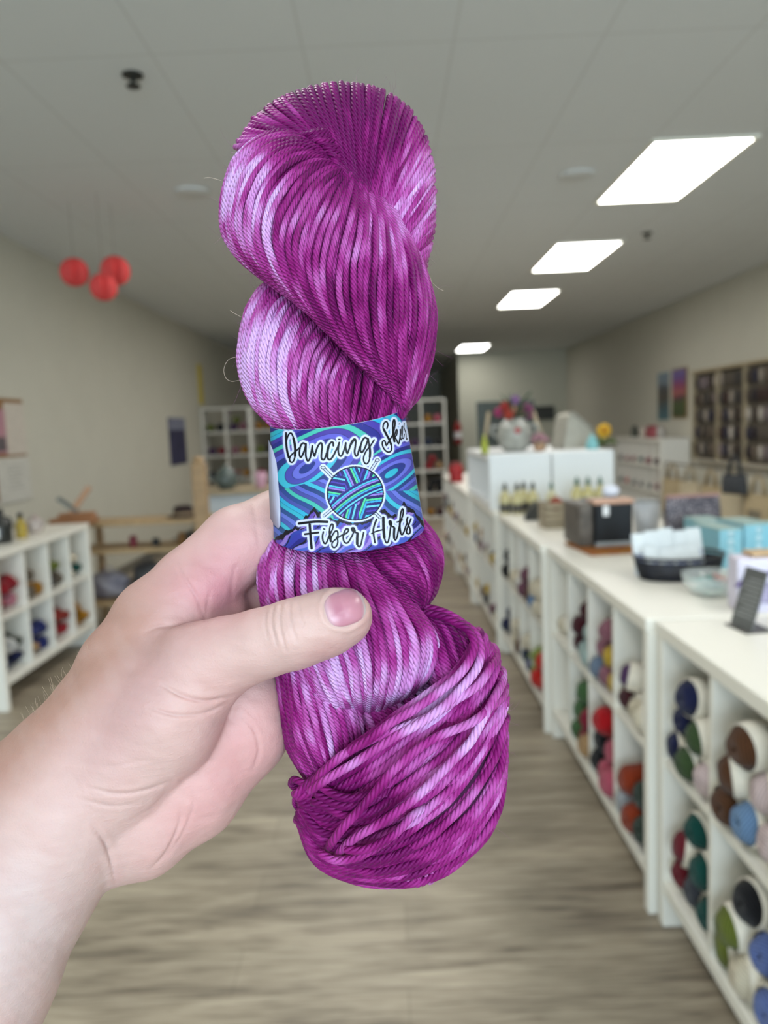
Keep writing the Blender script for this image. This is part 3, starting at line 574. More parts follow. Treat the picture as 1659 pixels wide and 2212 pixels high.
# ---- right wall
t = thing('landscape_poster', 'framed poster with violet and pink sky over green on the right wall', 'poster', (XR-0.022, 10.62, 1.36))
def poster_mat(name, stops):
    m = bpy.data.materials.new(name); m.use_nodes = True; nt = m.node_tree; N = nt.nodes.new; L = nt.links.new; p = nt.nodes['Principled BSDF']
    tc = N('ShaderNodeTexCoord'); sp = N('ShaderNodeSeparateXYZ'); L(tc.outputs['Generated'], sp.inputs[0]); nz = N('ShaderNodeTexNoise'); nz.inputs['Scale'].default_value = 5; L(tc.outputs['Generated'], nz.inputs['Vector'])
    a = N('ShaderNodeMath'); a.operation = 'MULTIPLY_ADD'; a.inputs[1].default_value = 0.25; L(nz.outputs[0], a.inputs[0]); L(sp.outputs[2], a.inputs[2])
    s = N('ShaderNodeMath'); s.operation = 'SUBTRACT'; s.inputs[1].default_value = 0.125; L(a.outputs[0], s.inputs[0])
    r = N('ShaderNodeValToRGB'); e = r.color_ramp.elements
    while len(e) > 1: e.remove(e[-1])
    e[0].position = stops[0][0]; e[0].color = (*lin(stops[0][1]), 1)
    for q_, c in stops[1:]:
        k = e.new(q_); k.color = (*lin(c), 1)
    L(s.outputs[0], r.inputs[0]); L(r.outputs[0], p.inputs['Base Color']); p.inputs['Roughness'].default_value = 0.5; return m
MB().box((0, -0.26, 0), (0.02, 0.26, 0.68)).build('frame', mat('oak_frame', '8a6f48', 0.5), t)
MB().box((-0.004, -0.235, 0.025), (-0.001, 0.235, 0.655)).build('print', poster_mat('poster_sunset', [(0.0, '3c4a2a'), (0.32, '46542e'), (0.4, '5a3346'), (0.5, 'a35d55'), (0.66, '8c3d63'), (0.8, '6a4a86'), (1.0, '6d63a0')]), t)
t = thing('landscape_poster', 'blue grey mountain and lake poster on the right wall, left of the pair', 'poster', (XR-0.012, 11.25, 1.34))
MB().box((0, -0.22, 0), (0.01, 0.22, 0.68)).build('print', poster_mat('poster_lake', [(0.0, '4a6f78'), (0.25, '3f5a62'), (0.45, '4a4338'), (0.68, '45464a'), (0.76, '6c7a86'), (1.0, '6f8594')]), t)
# hanging skein display
t = thing('display_rack', 'pale wooden wall rack full of hanging dark skeins', 'display rack', (XR-0.02, 0, 0)); y0, y1, z0, z1 = 6.6, 10.0, 0.84, 1.92
MB().box((0, y0, z0), (0.019, y1, z1)).build('backboard', mat('rack_back', '5a5347', 0.8, 0.1), t)
fm = mat('rack_wood', 'a99a7d', 0.6, 0.06)
MB().box((-0.07, y0, z1), (0.019, y1+0.03, z1+0.035)).build('top_rail', fm, t); MB().box((-0.07, y0, z0-0.03), (0.019, y1+0.03, z0)).build('bottom_rail', mat('rack_rail_light', 'b8b0a0', 0.6), t)
for k in range(6): MB().box((-0.06, y1-0.7*k-0.008, z0), (-0.001, y1-0.7*k+0.008, z1)).build('upright', fm, t)
proto = {}
hc = ['473b33', '5b5148', '3a3236', '6b6156', 'a59a8c', '4e3a35', '55504c', '8d7f80', '3d3a48', '786a5c']
q = random.Random(8)
for k in range(24):
    for j in range(5):
        y = y1-0.085-0.14*k-0.02*(k//5 > 0)*0; z = z1-0.03-0.205*j; c = q.choice(hc) if q.random() > 0.08 else 'c9bfb2'
        lab = 'small %s skein hanging on the right wall rack, %s row, %s column' % ({'a59a8c': 'beige', 'c9bfb2': 'cream', '8d7f80': 'mauve grey', '3d3a48': 'dark blue', '6b6156': 'khaki', '786a5c': 'light brown', '5b5148': 'taupe'}.get(c, 'dark brown'), ['top', 'second', 'middle', 'fourth', 'bottom'][j], ['farthest', 'second', 'third', 'fourth', 'fifth', 'sixth', 'seventh', 'eighth', 'ninth', 'tenth', 'eleventh', 'twelfth', 'thirteenth', 'fourteenth', 'fifteenth', 'sixteenth', 'seventeenth', 'eighteenth', 'nineteenth', 'twentieth', 'twenty-first', 'twenty-second', 'twenty-third', 'twenty-fourth'][k])
        if c in proto:
            o = proto[c].copy(); COL.objects.link(o)
        else:
            b = MB(); b.tube([(0, 0, -0.002), (-0.0, 0, -0.02)], 0.002, 6); b.ball((0, 0, -0.10), 0.045, 12, 8, sc=(0.55, 0.8, 1.9)); o = b.build('hanging_skein', mat('floss_'+c, c, 0.8, 0.2, 30)); proto[c] = o
        o.location = (XR-0.055, y, z); tag(o, lab, 'yarn', 'small skeins hanging on the right wall rack')
# tote bags on a rail
CANV = mat('canvas', 'b5a483', 0.85, 0.08, 60); CANV2 = mat('canvas_light', 'c4b89c', 0.85, 0.08, 60)
def tote(x, y, z, w_, h, m, label, rz=-65, prn=None):
    t = thing('tote_bag', label, 'tote bag', (x, y, z), R(rz), 'canvas tote bags under the wall rack'); s = MB(); v = []; f = []; n = 20
    for i in range(9):
        q_ = i/8; th = 0.03*math.sin(math.pi*min(1, 0.2+q_*0.75))+0.006; ww = w_/2*(1-0.05*q_)
        for k in range(n):
            a = 2*math.pi*k/n; ca, sa = math.cos(a), math.sin(a); v.append((ww*math.copysign(abs(ca)**0.4, ca), th*math.copysign(abs(sa)**0.7, sa)*(1+0.2*math.sin(5*a+q_*4)), -h*(1-q_)))
    for i in range(8):
        for k in range(n): f.append((i*n+k, i*n+(k+1) % n, (i+1)*n+(k+1) % n, (i+1)*n+k))
    f.append(tuple(reversed(range(n)))); s.add(v, f, True); s.build('bag_body', m, t)
    for sy in (-1, 1): MB().tube([(-w_*0.25, sy*0.015, -0.02), (-w_*0.17, sy*0.01, 0.12), (0, 0, 0.20), (w_*0.17, sy*0.01, 0.12), (w_*0.25, sy*0.015, -0.02)], 0.012, 8).build('handle', m, t)
    if prn: MB().box((-w_*0.22, -0.042, -h*0.75), (w_*0.22, -0.04, -h*0.35)).build('print', prn, t)
pr_ = mat('bag_print', '8d8470', 0.8, 0.3, 25)
t = thing('bag_rail', 'long pale rail in front of the right wall that the tote bags hang on', 'rail', (3.62, 0, 0))
MB().tube([(0, 5.6, 0.80), (0, 10.0, 0.80)], 0.012, 8).build('rod', mat('steel_rod', '9a968c', 0.4, metal=0.5), t)
for y in (5.6, 7.8, 10.0): MB().tube([(0, y, 0.0), (0, y, 0.80)], 0.014, 8).build('post', mat('steel_rod', '9a968c'), t)
tb = [(9.75, 'farthest of all, against the white cubby unit'), (9.2, 'second farthest, plain'), (8.6, 'third farthest, plain'), (8.05, 'plain, next to the farthest'), (7.5, 'with a dark print, in the middle'), (6.9, 'plain, beside the dark bag'), (6.35, 'with a dark print, near the picture edge'), (5.9, 'pale, nearest the camera')]
for i, (y, w_) in enumerate(tb): tote(3.62, y, 0.61, 0.42, 0.46, (CANV, CANV2)[i % 2], 'beige canvas tote bag hanging on the rail, '+w_, -75-4*(i % 3), pr_ if i in (4, 6) else None)
tote(3.50, 7.75, 0.79, 0.30, 0.20, mat('dark_canvas', '3e4145', 0.8, 0.1), 'dark grey bag hanging among the beige tote bags')
# goods on the right wall unit
for i, (y, c, lab) in enumerate(((11.6, '4a4d45', 'dark bottle, farthest on the right wall unit'), (11.2, 'b9b0a4', 'pale cup on the right wall unit'), (10.95, '8a4046', 'red jar on the right wall unit'), (10.75, '9c4a52', 'rose tin on the right wall unit'), (10.5, 'a9a39c', 'pale round jar, nearest on the right wall unit'))):
    t = thing('shelf_jar', lab, 'jar', (3.74, y, 1.10)); MB().lathe([(0.05, 0), (0.06, 0.02), (0.06, 0.12), (0.03, 0.15)], n=16).build('jar_body', mat('jar_'+c, c, 0.4, 0.05), t); MB().lathe([(0.032, 0.15), (0.032, 0.175)], n=12).build('lid', mat('jarlid_'+c, c, 0.5), t)
# ---- left side
def board_paper(t, y0, y1, z0, z1, c, lab=None, x=0.014, nm='paper'):
    o = MB().box((x, y0, z0), (x+0.002, y1, z1)).build(nm, mat('paper_'+c, c, 0.7, 0.06, 25), t)
    if lab: o['label'] = lab
t = thing('cork_board', 'cork notice board with pinned papers at the left edge', 'notice board', (XL+0.001, 0, 0))
MB().box((0, 4.6, 1.0), (0.012, 5.93, 1.74)).build('cork', mat('cork', '946a3c', 0.9, 0.15, 80), t)
board_paper(t, 5.62, 5.93, 1.33, 1.71, 'c9c0b4', 'cream floral paper'); board_paper(t, 5.30, 5.62, 1.34, 1.66, 'b0808a', 'pink picture paper', 0.018); board_paper(t, 5.42, 5.60, 1.36, 1.46, '5d5558', 'dark photo', 0.022)
board_paper(t, 5.45, 5.95, 0.98, 1.31, 'c6c4bb', 'white printed notice')
pl_ = MB()
for i in range(7): pl_.box((0.0165, 5.60, 1.08+0.027*i), (0.0172, 5.84-0.03*(i % 3), 1.085+0.027*i))
pl_.build('notice_lines', mat('notice_print', '8f8d88', 0.7), t)
t = thing('hanging_banner', 'dark violet wall hanging with a pale top on the left wall', 'wall hanging', (XL, 10.3, 1.03))
MB().box((0.0, -0.40, 0), (0.012, 0.40, 0.62)).build('cloth', mat('violet_cloth', '3b3a56', 0.85, 0.15, 6), t); MB().box((0.013, -0.40, 0.46), (0.016, 0.40, 0.62)).build('pale_band', mat('lilac_band', '7c7f92', 0.8, 0.1), t)
tag(MB().box((0, -0.12, 0), (0.01, 0.12, 0.60)).build('yellow_ribbon', mat('yellow_cloth', 'cdb83e', 0.8, 0.08), loc=(XL, 11.8, 1.87)), 'narrow yellow strip hanging high on the left wall', 'banner')
# honeycomb balls
def honeycomb(p, r, label):
    t = thing('honeycomb_ball', label, 'paper ball', p, 0, 'red honeycomb paper balls'); s = MB(); n = 40; v = []; f = []; mm = 14
    for i in range(mm+1):
        a = math.pi*(i+0.02)/(mm+0.04)
        for k in range(n):
            q_ = 2*math.pi*k/n; rr_ = r*(1.0 if k % 2 else 0.9)*math.sin(a)*(1-0.45*math.exp(-((((q_+1.15+math.pi) % (2*math.pi))-math.pi)/0.16)**2)); v.append((rr_*math.cos(q_), rr_*math.sin(q_), -r*math.cos(a)))
    for i in range(mm):
        for k in range(n): f.append((i*n+k, i*n+(k+1) % n, (i+1)*n+(k+1) % n, (i+1)*n+k))
    s.add(v, f, False); s.build('paper_ball', mat('red_tissue', 'dc4a48', 0.7, 0.1, 12), t)
    MB().tube([(0, 0, r), (0, 0, ZC-p[2])], 0.0015, 5).build('string', mat('thread', '9a9488', 0.8), t)
def onY(px, py, Y): r_ = ray(px, py); return tuple(np.round(CPOS+r_*Y/r_[1], 3))
honeycomb(onY(161, 588, 5.2), 0.092, 'red honeycomb paper ball, leftmost of the three'); honeycomb(onY(224, 620, 5.0), 0.086, 'red honeycomb paper ball, lowest and middle of the three')
honeycomb(onY(249, 585, 5.25), 0.097, 'red honeycomb paper ball, rightmost of the three')
# on the left unit
t = thing('black_jug', 'black jug with a white label on the left cubby unit', 'jug', (-2.22, 4.35, 0.85))
MB().lathe([(0.055, 0), (0.06, 0.01), (0.06, 0.09), (0.045, 0.13), (0.022, 0.15), (0.022, 0.175)], n=20).build('jug_body', mat('black_glaze', '2e2f2c', 0.3, 0.1), t); MB().lathe([(0.024, 0.175), (0.02, 0.195)], n=12).build('stopper', M_black, t)
MB().tube([(0.02, 0, 0.15), (0.06, 0, 0.14), (0.065, 0, 0.09)], 0.007, 8).build('handle', M_black, t); MB().box((-0.02, -0.0625, 0.03), (0.02, -0.058, 0.09)).build('jug_label', M_wht, t)
t = thing('yellow_bottle', 'small yellow bottle with dark cap beside the black jug', 'bottle', (-2.20, 4.55, 0.85))
MB().lathe([(0.03, 0), (0.032, 0.01), (0.032, 0.08), (0.013, 0.11), (0.012, 0.12)], n=18).build('bottle_body', mat('yellow_liquid', 'b39a3a', 0.25, 0.05), t); MB().lathe([(0.015, 0.12), (0.015, 0.15)], n=12).build('cap', M_black, t)
t = thing('white_sugar_bowl', 'white and pink covered bowl behind the yellow bottle', 'bowl', (-2.22, 4.78, 0.85))
MB().lathe([(0.035, 0), (0.05, 0.03), (0.055, 0.07), (0.05, 0.075), (0.03, 0.09)], n=20).build('bowl_body', mat('bowl_glaze', 'c6bab4', 0.3, 0.15, 25), t); MB().lathe([(0.03, 0.09), (0.012, 0.105), (0.014, 0.115)], n=16).build('lid', mat('bowl_lid', 'b9a49e', 0.3), t)
# swift / winder on the bench
t = thing('yarn_swift', 'reddish wooden ball winder tool at the end of the left unit', 'winder', (-2.32, 5.62, 0.80), R(10))
CH = mat('cherry_wood', 'a1704a', 0.5, 0.12, 12)
MB().box((-0.16, -0.09, 0), (0.16, 0.09, 0.05), bev=0.01).build('base', CH, t); MB().box((-0.10, -0.06, 0.05), (0.15, 0.06, 0.085), bev=0.01).build('block', CH, t)
MB().box((-0.02, -0.015, 0), (0.02, 0.015, 0.24), M=RotM(y=38, loc=(-0.02, 0, 0.08))).build('arm', mat('pale_arm', 'b98f6e', 0.5), t)
MB().box((-0.015, -0.02, 0), (0.015, 0.02, 0.17), M=RotM(y=-50, loc=(0.03, 0, 0.09))).build('crank', mat('grey_metal', '6b6b64', 0.4, metal=0.6), t)
# bench
t = thing('wooden_bench', 'pale wooden slatted table behind the left cubby unit', 'bench', (-2.36, 5.78, 0))
MB().box((0, -0.16, 0.77), (1.16, 0.22, 0.80), bev=0.004).build('table_top', WOOD_H, t); MB().box((0.02, -0.15, 0.565), (0.98, 0.20, 0.60), bev=0.003).build('middle_shelf', WOOD_H, t); MB().box((0.0, -0.15, 0.17), (0.98, 0.25, 0.20), bev=0.003).build('lower_shelf', WOOD_H, t)
for x in (0.06, 0.92):
    for y in (-0.14, 0.17): MB().box((x, y, 0), (x+0.05, y+0.035, 0.77)).build('leg', WOOD, t)
t = thing('wooden_loom_post', 'tall pale wooden post standing at the right end of the bench', 'post', (-1.345, 5.50, 0))
MB().box((-0.05, -0.04, 0), (0.05, 0.04, 1.215), bev=0.008).build('post', WOOD, t); MB().box((-0.08, -0.09, 0), (0.08, 0.09, 0.04), bev=0.006).build('foot', WOOD, t); MB().lathe([(0.03, 1.215), (0.045, 1.235), (0.035, 1.26), (0.0, 1.265)], n=16, caps=False).build('finial', WOOD, t)
t = thing('dark_felt_hat', 'dark brown felt hat resting on the wooden bench top', 'hat', (-1.56, 5.80, 0.80))
MB().lathe([(0.11, 0.0), (0.115, 0.008), (0.07, 0.02), (0.065, 0.075), (0.045, 0.09), (0.0, 0.088)], n=24, sx=1.1, caps=False).build('hat_body', mat('brown_felt', '2b1d1b', 0.9, 0.1), t); MB().lathe([(0.0715, 0.022), (0.069, 0.04)], n=24, sx=1.1, caps=False).build('hat_band', mat('tan_band', '8f7a5f', 0.8), t)
for i, (x, c, h, lab) in enumerate(((-1.93, '7d2c38', 0.075, 'small dark red pot on the middle shelf of the bench'), (-1.76, '2b2b2a', 0.05, 'small black pot on the middle shelf of the bench'), (-1.56, '7d5524', 0.085, 'small mustard jar on the middle shelf of the bench'), (-1.50, '3c3a35', 0.085, 'small dark jar at the right of the bench shelf'))):
    t = thing('small_pot', lab, 'pot', (x, 5.72, 0.60)); MB().lathe([(0.026, 0), (0.03, 0.008), (0.03, h*0.8), (0.026, h)], n=16).build('pot_body', mat('pot_'+c, c, 0.4), t); MB().lathe([(0.028, h), (0.026, h+0.008)], n=16).build('lid', mat('potlid_'+c, c, 0.6), t)
def bag(name, loc, s, c, label, c2=None):
    t = thing(name, label, 'bag', loc); v = []; f = []; n = 24; mm = 12; q_ = random.Random(int(loc[0]*100))
    for i in range(mm+1):
        a = math.pi*(i+0.05)/(mm+0.1)
        for k in range(n):
            b_ = 2*math.pi*k/n; w_ = 1+0.10*math.sin(3*b_+i)+0.06*math.sin(7*b_+2*i); v.append((s[0]*w_*math.sin(a)**0.6*math.cos(b_), s[1]*w_*math.sin(a)**0.6*math.sin(b_), s[2]*(1-math.cos(a))*(1 if i else 1)))
    for i in range(mm):
        for k in range(n): f.append((i*n+k, i*n+(k+1) % n, (i+1)*n+(k+1) % n, (i+1)*n+k))
    MB().add(v, f, True).build('bag_body', mat('bag_'+c, c, 0.4, 0.2, 12, c2=c2), t)
    MB().tube([(-s[0]*0.2, 0, s[2]*1.95), (-s[0]*0.15, 0, s[2]*2.3), (s[0]*0.15, 0, s[2]*2.35), (s[0]*0.25, 0, s[2]*1.95)], 0.008, 8).build('tie', mat('bagtie_'+c, c, 0.5), t)
bag('plastic_bag', (-2.18, 5.83, 0.20), (0.155, 0.12, 0.10), 'a3a0a8', 'translucent lilac grey plastic bag on the lower bench shelf', '6f6c7c'); bag('dark_bag', (-1.88, 5.86, 0.20), (0.12, 0.12, 0.13), '4b4b4c', 'dark grey bag beside the lilac plastic bag on the bench')
# counter table behind the post
t = thing('cutting_table', 'pale topped white table behind the wooden post', 'table', (-1.75, 7.3, 0))
MB().box((0, -0.35, 0.86), (1.25, 0.4, 0.90), bev=0.004).build('table_top', mat('table_top', 'a8987c', 0.5, 0.05, 5), t); MB().box((0.03, -0.30, 0.0), (1.22, -0.28, 0.86)).build('front_panel', mat('panel_white', 'c5cdd2', 0.5, 0.02), t)
for x in (0.03, 1.18): MB().box((x, -0.27, 0), (x+0.04, 0.38, 0.86)).build('side_panel', mat('panel_white', 'c5cdd2'), t)
t = thing('pink_tumbler', 'pink cup standing on the table behind the held yarn', 'cup', (-1.17, 7.1, 0.90)); MB().lathe([(0.035, 0), (0.05, 0.02), (0.055, 0.15), (0.052, 0.15), (0.045, 0.02), (0, 0.015)], n=22, caps=False).build('cup_body', mat('pink_glaze', 'c195a8', 0.4, 0.04), t)
t = thing('glass_teapot', 'grey glass teapot on the pale topped table', 'teapot', (-1.50, 7.15, 0.90)); MB().lathe([(0.06, 0), (0.10, 0.05), (0.11, 0.10), (0.08, 0.17), (0.04, 0.20), (0.012, 0.215), (0.015, 0.235)], n=24).build('pot_body', mat('smoked_glass', '5f6a66', 0.25, 0.2, 18), t)
MB().tube([(0.10, 0, 0.14), (0.16, 0, 0.13), (0.15, 0, 0.07), (0.10, 0, 0.05)], 0.01, 8).build('handle', mat('smoked_glass', '5f6a66'), t); MB().tube([(-0.09, 0, 0.07), (-0.15, 0, 0.11), (-0.17, 0, 0.16)], [0.018, 0.012, 0.009], 8).build('spout', mat('smoked_glass', '5f6a66'), t)
for i, (x, c, h, lab) in enumerate(((-0.98, '8b2f38', 0.10, 'red yarn cone beside the pink cup'), (-0.90, 'b98a92', 0.08, 'pink yarn cone beside the red one'), (-0.80, 'c9b79c', 0.06, 'cream yarn cone at the right of the table'))):
    t = thing('yarn_cone', lab, 'yarn', (x, 7.2, 0.90)); MB().lathe([(0.045, 0), (0.045, 0.01), (0.02, h)], n=18).build('wound_yarn', mat('cone_'+c, c, 0.8, 0.15, 60), t); MB().lathe([(0.015, h), (0.012, h+0.02)], n=12).build('cone_tip', M_wht, t)
# ---------------------------------------------------------------- the held skein
D0 = 0.28                                        # distance of the skein's middle plane; 1 unit of the local frame = D0/F metres
def P3(A):
    """(u, v, w) rows -> world: u, v across the middle plane, w behind it"""
    A = np.asarray(A, dtype=float); k = (D0+A[..., 2]*D0/F)
    c = np.stack([(A[..., 0]-CX)/F*k, (A[..., 1]-CY)/F*k, k], -1)
    return CPOS+c @ BAS.T
def resample(P, n, by_len=True):
    P = np.asarray(P, dtype=float); m = len(P)
    E = np.vstack([2*P[0]-P[1], P, 2*P[-1]-P[-2]]); out = []
    K = 24
    for i in range(m-1):
        p0, p1, p2, p3 = E[i], E[i+1], E[i+2], E[i+3]; t = np.linspace(0, 1, K, endpoint=False)[:, None]
        out.append(0.5*((2*p1)+(-p0+p2)*t+(2*p0-5*p1+4*p2-p3)*t*t+(-p0+3*p1-3*p2+p3)*t**3))
    C = np.vstack(out+[P[-1:]])
    if not by_len: return C[np.linspace(0, len(C)-1, n).round().astype(int)]
    d = np.r_[0, np.cumsum(np.linalg.norm(np.diff(C, axis=0), axis=1))]; s = np.linspace(0, d[-1], n)
    return np.stack([np.interp(s, d, C[:, j]) for j in range(C.shape[1])], 1)
# dye: deep magenta-purple with lilac stretches, patches laid down by the dyer
DYE = [lin('5c0648'), lin('74105a'), lin('8d2774'), lin('a44a92'), lin('b87ab6'), lin('c59dcf')]
LIGHT = [(500, 330, 70, .5), (510, 470, 60, .28), (620, 480, 50, .15), (880, 470, 70, .30), (900, 360, 60, .15), (560, 740, 60, .55), (545, 840, 60, .35), (700, 790, 60, .1), (640, 860, 60, .15), (650, 1230, 60, .25), (790, 1440, 70, .3),
         (700, 1480, 60, .3), (930, 1420, 40, .35), (890, 1620, 60, .15), (960, 1760, 60, .15), (930, 870, 60, .15), (930, 1500, 50, .3), (690, 1590, 50, .15), (770, 1830, 60, .1), (780, 540, 60, .05)]
DARKP = [(700, 240, 90, -.35), (830, 250, 90, -.3), (760, 380, 50, -.3), (850, 690, 90, -.28), (730, 690, 50, -.25), (800, 900, 60, -.35), (860, 1220, 90, -.3), (960, 1350, 60, -.35), (620, 1560, 60, -.2), (700, 1750, 90, -.3), (800, 1870, 90, -.28),
         (610, 350, 30, -.2), (600, 260, 60, -.2), (1000, 1840, 70, -.15), (870, 560, 60, -.1)]
def dye(P, seed, bias):
    """P (n,3) local points of one strand -> linear colour per point"""
    n = len(P); d = np.r_[0, np.cumsum(np.linalg.norm(np.diff(P, axis=0), axis=1))]; r = np.random.default_rng(seed)
    v = 0.40+bias+0.10*r.normal()
    for wl, am in ((420, .13), (170, .13), (70, .07)):
        v = v+am*np.sin(d/wl*6.28+r.uniform(0, 6.28))
    for (x, y, s, a) in LIGHT+DARKP: v = v+a*np.exp(-((P[:, 0]-x)**2+(P[:, 1]-y)**2)/(2*s*s))
    v = np.clip(v, 0, 1)*(len(DYE)-1); D = np.array(DYE); i = np.clip(v.astype(int), 0, len(DYE)-2); f = (v-i)[:, None]
    return D[i]*(1-f)+D[i+1]*f
class Strands:
    def __init__(s): s.V = []; s.Q = []; s.C = []; s.U = []; s.n = 0; s.sd = 0
    def add(s, P, r, bias=0.0, k=9, step=7.0):
        """P (n,3) local control points; r yarn radius in local units"""
        P = np.asarray(P, dtype=float); L = np.sum(np.linalg.norm(np.diff(P, axis=0), axis=1)); n = max(8, int(L/step))
        P = resample(P, n); s.sd += 1; rg = np.random.default_rng(s.sd+1000)
        wob = np.stack([np.interp(np.linspace(0, 1, n), np.linspace(0, 1, max(4, int(L/60)+2)), rg.normal(0, 1.0, max(4, int(L/60)+2))) for _ in range(3)], 1)
        P = P+wob*np.array([1.0, 1.0, 1.6])*r*0.20
        W = P3(P); T = np.gradient(W, axis=0); T /= np.linalg.norm(T, axis=1)[:, None]+1e-12
        view = W-CPOS; view /= np.linalg.norm(view, axis=1)[:, None]
        A = np.cross(T, view); bad = np.linalg.norm(A, axis=1) < 0.15; A[bad] += BAS[:, 0]*0.2; A -= T*np.sum(A*T, 1)[:, None]; A /= np.linalg.norm(A, axis=1)[:, None]
        for i in range(1, n):                    # keep the frame from flipping
            if A[i].dot(A[i-1]) < 0: A[i] *= -1
        B_ = np.cross(T, A); R_ = r*D0/F; a = np.arange(k+1)/k*2*np.pi
        d = np.r_[0, np.cumsum(np.linalg.norm(np.diff(P, axis=0), axis=1))]/r
        taper = np.ones(n); taper[0] = taper[-1] = 0.75
        V = W[:, None, :]+R_*taper[:, None, None]*(A[:, None, :]*np.cos(a)[None, :, None]+B_[:, None, :]*np.sin(a)[None, :, None])
        C = np.repeat(dye(P, s.sd*7+3, bias), k+1, 0)
        U = np.stack([np.broadcast_to(a/(2*np.pi), (n, k+1)), np.broadcast_to(d[:, None], (n, k+1))], -1)
        i = np.arange(n-1)[:, None]*(k+1); j = np.arange(k)[None, :]; q = np.stack([i+j, i+j+1, i+j+1+(k+1), i+j+(k+1)], -1).reshape(-1, 4)+s.n
        s.V.append(V.reshape(-1, 3)); s.C.append(C); s.U.append(U.reshape(-1, 2)); s.Q.append(q); s.n += n*(k+1)
    def build(s, name, parent):
        return np_mesh(name, np.vstack(s.V), np.vstack(s.Q), M_yarn, parent, True, np.vstack(s.C), np.vstack(s.U))
def yarn_shader():
    m = bpy.data.materials.new('dyed_plied_yarn'); m.use_nodes = True; nt = m.node_tree; N = nt.nodes.new; L = nt.links.new; p = nt.nodes['Principled BSDF']
    uv = N('ShaderNodeUVMap'); uv.uv_map = 'uv'; sp = N('ShaderNodeSeparateXYZ'); L(uv.outputs[0], sp.inputs[0])
    def math_(op, a, b=None, c=None):
        q = N('ShaderNodeMath'); q.operation = op
        for i, v in enumerate((a, b, c)):
            if v is None: continue
            if isinstance(v, (int, float)): q.inputs[i].default_value = v
            else: L(v, q.inputs[i])
        return q.outputs[0]
    # four plies twisted together: phase = 4*u*2pi + k*length
    ph = math_('MULTIPLY_ADD', sp.outputs[0], 4*2*math.pi, math_('MULTIPLY', sp.outputs[1], 3.7))
    ply = math_('ABSOLUTE', math_('SINE', math_('MULTIPLY', ph, 0.5)))          # rounded crests, sharp valleys
    fib = N('ShaderNodeTexNoise'); fib.inputs['Scale'].default_value = 1.0; fib.inputs['Detail'].default_value = 3
    cb = N('ShaderNodeCombineXYZ'); L(math_('MULTIPLY', ph, 2.6), cb.inputs[0]); L(math_('MULTIPLY', sp.outputs[1], 0.35), cb.inputs[1]); L(cb.outputs[0], fib.inputs['Vector'])
    h = math_('MULTIPLY_ADD', fib.outputs[0], 0.12, ply)
    bp = N('ShaderNodeBump'); bp.inputs['Strength'].default_value = 1.0; bp.inputs['Distance'].default_value = 0.00042; L(h, bp.inputs['Height']); L(bp.outputs[0], p.inputs['Normal'])
    at = N('ShaderNodeAttribute'); at.attribute_name = 'tint'
    # fibre noise makes streaks of paler and deeper dye
    hs = N('ShaderNodeHueSaturation'); L(at.outputs['Color'], hs.inputs['Color'])
    v1 = math_('MULTIPLY_ADD', fib.outputs[0], 0.35, 0.86); L(v1, hs.inputs['Value']); L(hs.outputs[0], p.inputs['Base Color'])
    p.inputs['Roughness'].default_value = 0.5; p.inputs['Specular IOR Level'].default_value = 0.36; p.inputs['Specular Tint'].default_value = (*lin('e0a0e8'), 1); p.inputs['Sheen Weight'].default_value = 0.06; p.inputs['Sheen Roughness'].default_value = 0.4
    p.inputs['Sheen Tint'].default_value = (*lin('d79be0'), 1); p.inputs['Subsurface Weight'].default_value = 0.0
    return m
M_yarn = yarn_shader()
def loft(keys, n_s=26, ts=None):
    K = np.array([resample(k, n_s) for k in keys]); t0 = np.linspace(0, 1, len(keys)) if ts is None else np.array(ts)
    def at(t):
        """smooth interpolation across the keys"""
        t = float(np.clip(t, 0, 1)); i = int(np.clip(np.searchsorted(t0, t)-1, 0, len(t0)-2)); f = (t-t0[i])/(t0[i+1]-t0[i])
        a, b = K[i], K[i+1]; pa = K[i-1] if i > 0 else 2*a-b; pb = K[i+2] if i+2 < len(K) else 2*b-a
        return 0.5*((2*a)+(-pa+b)*f+(2*pa-5*a+4*b-pb)*f*f+(-pa+3*a-3*b+pb)*f**3)
    return at
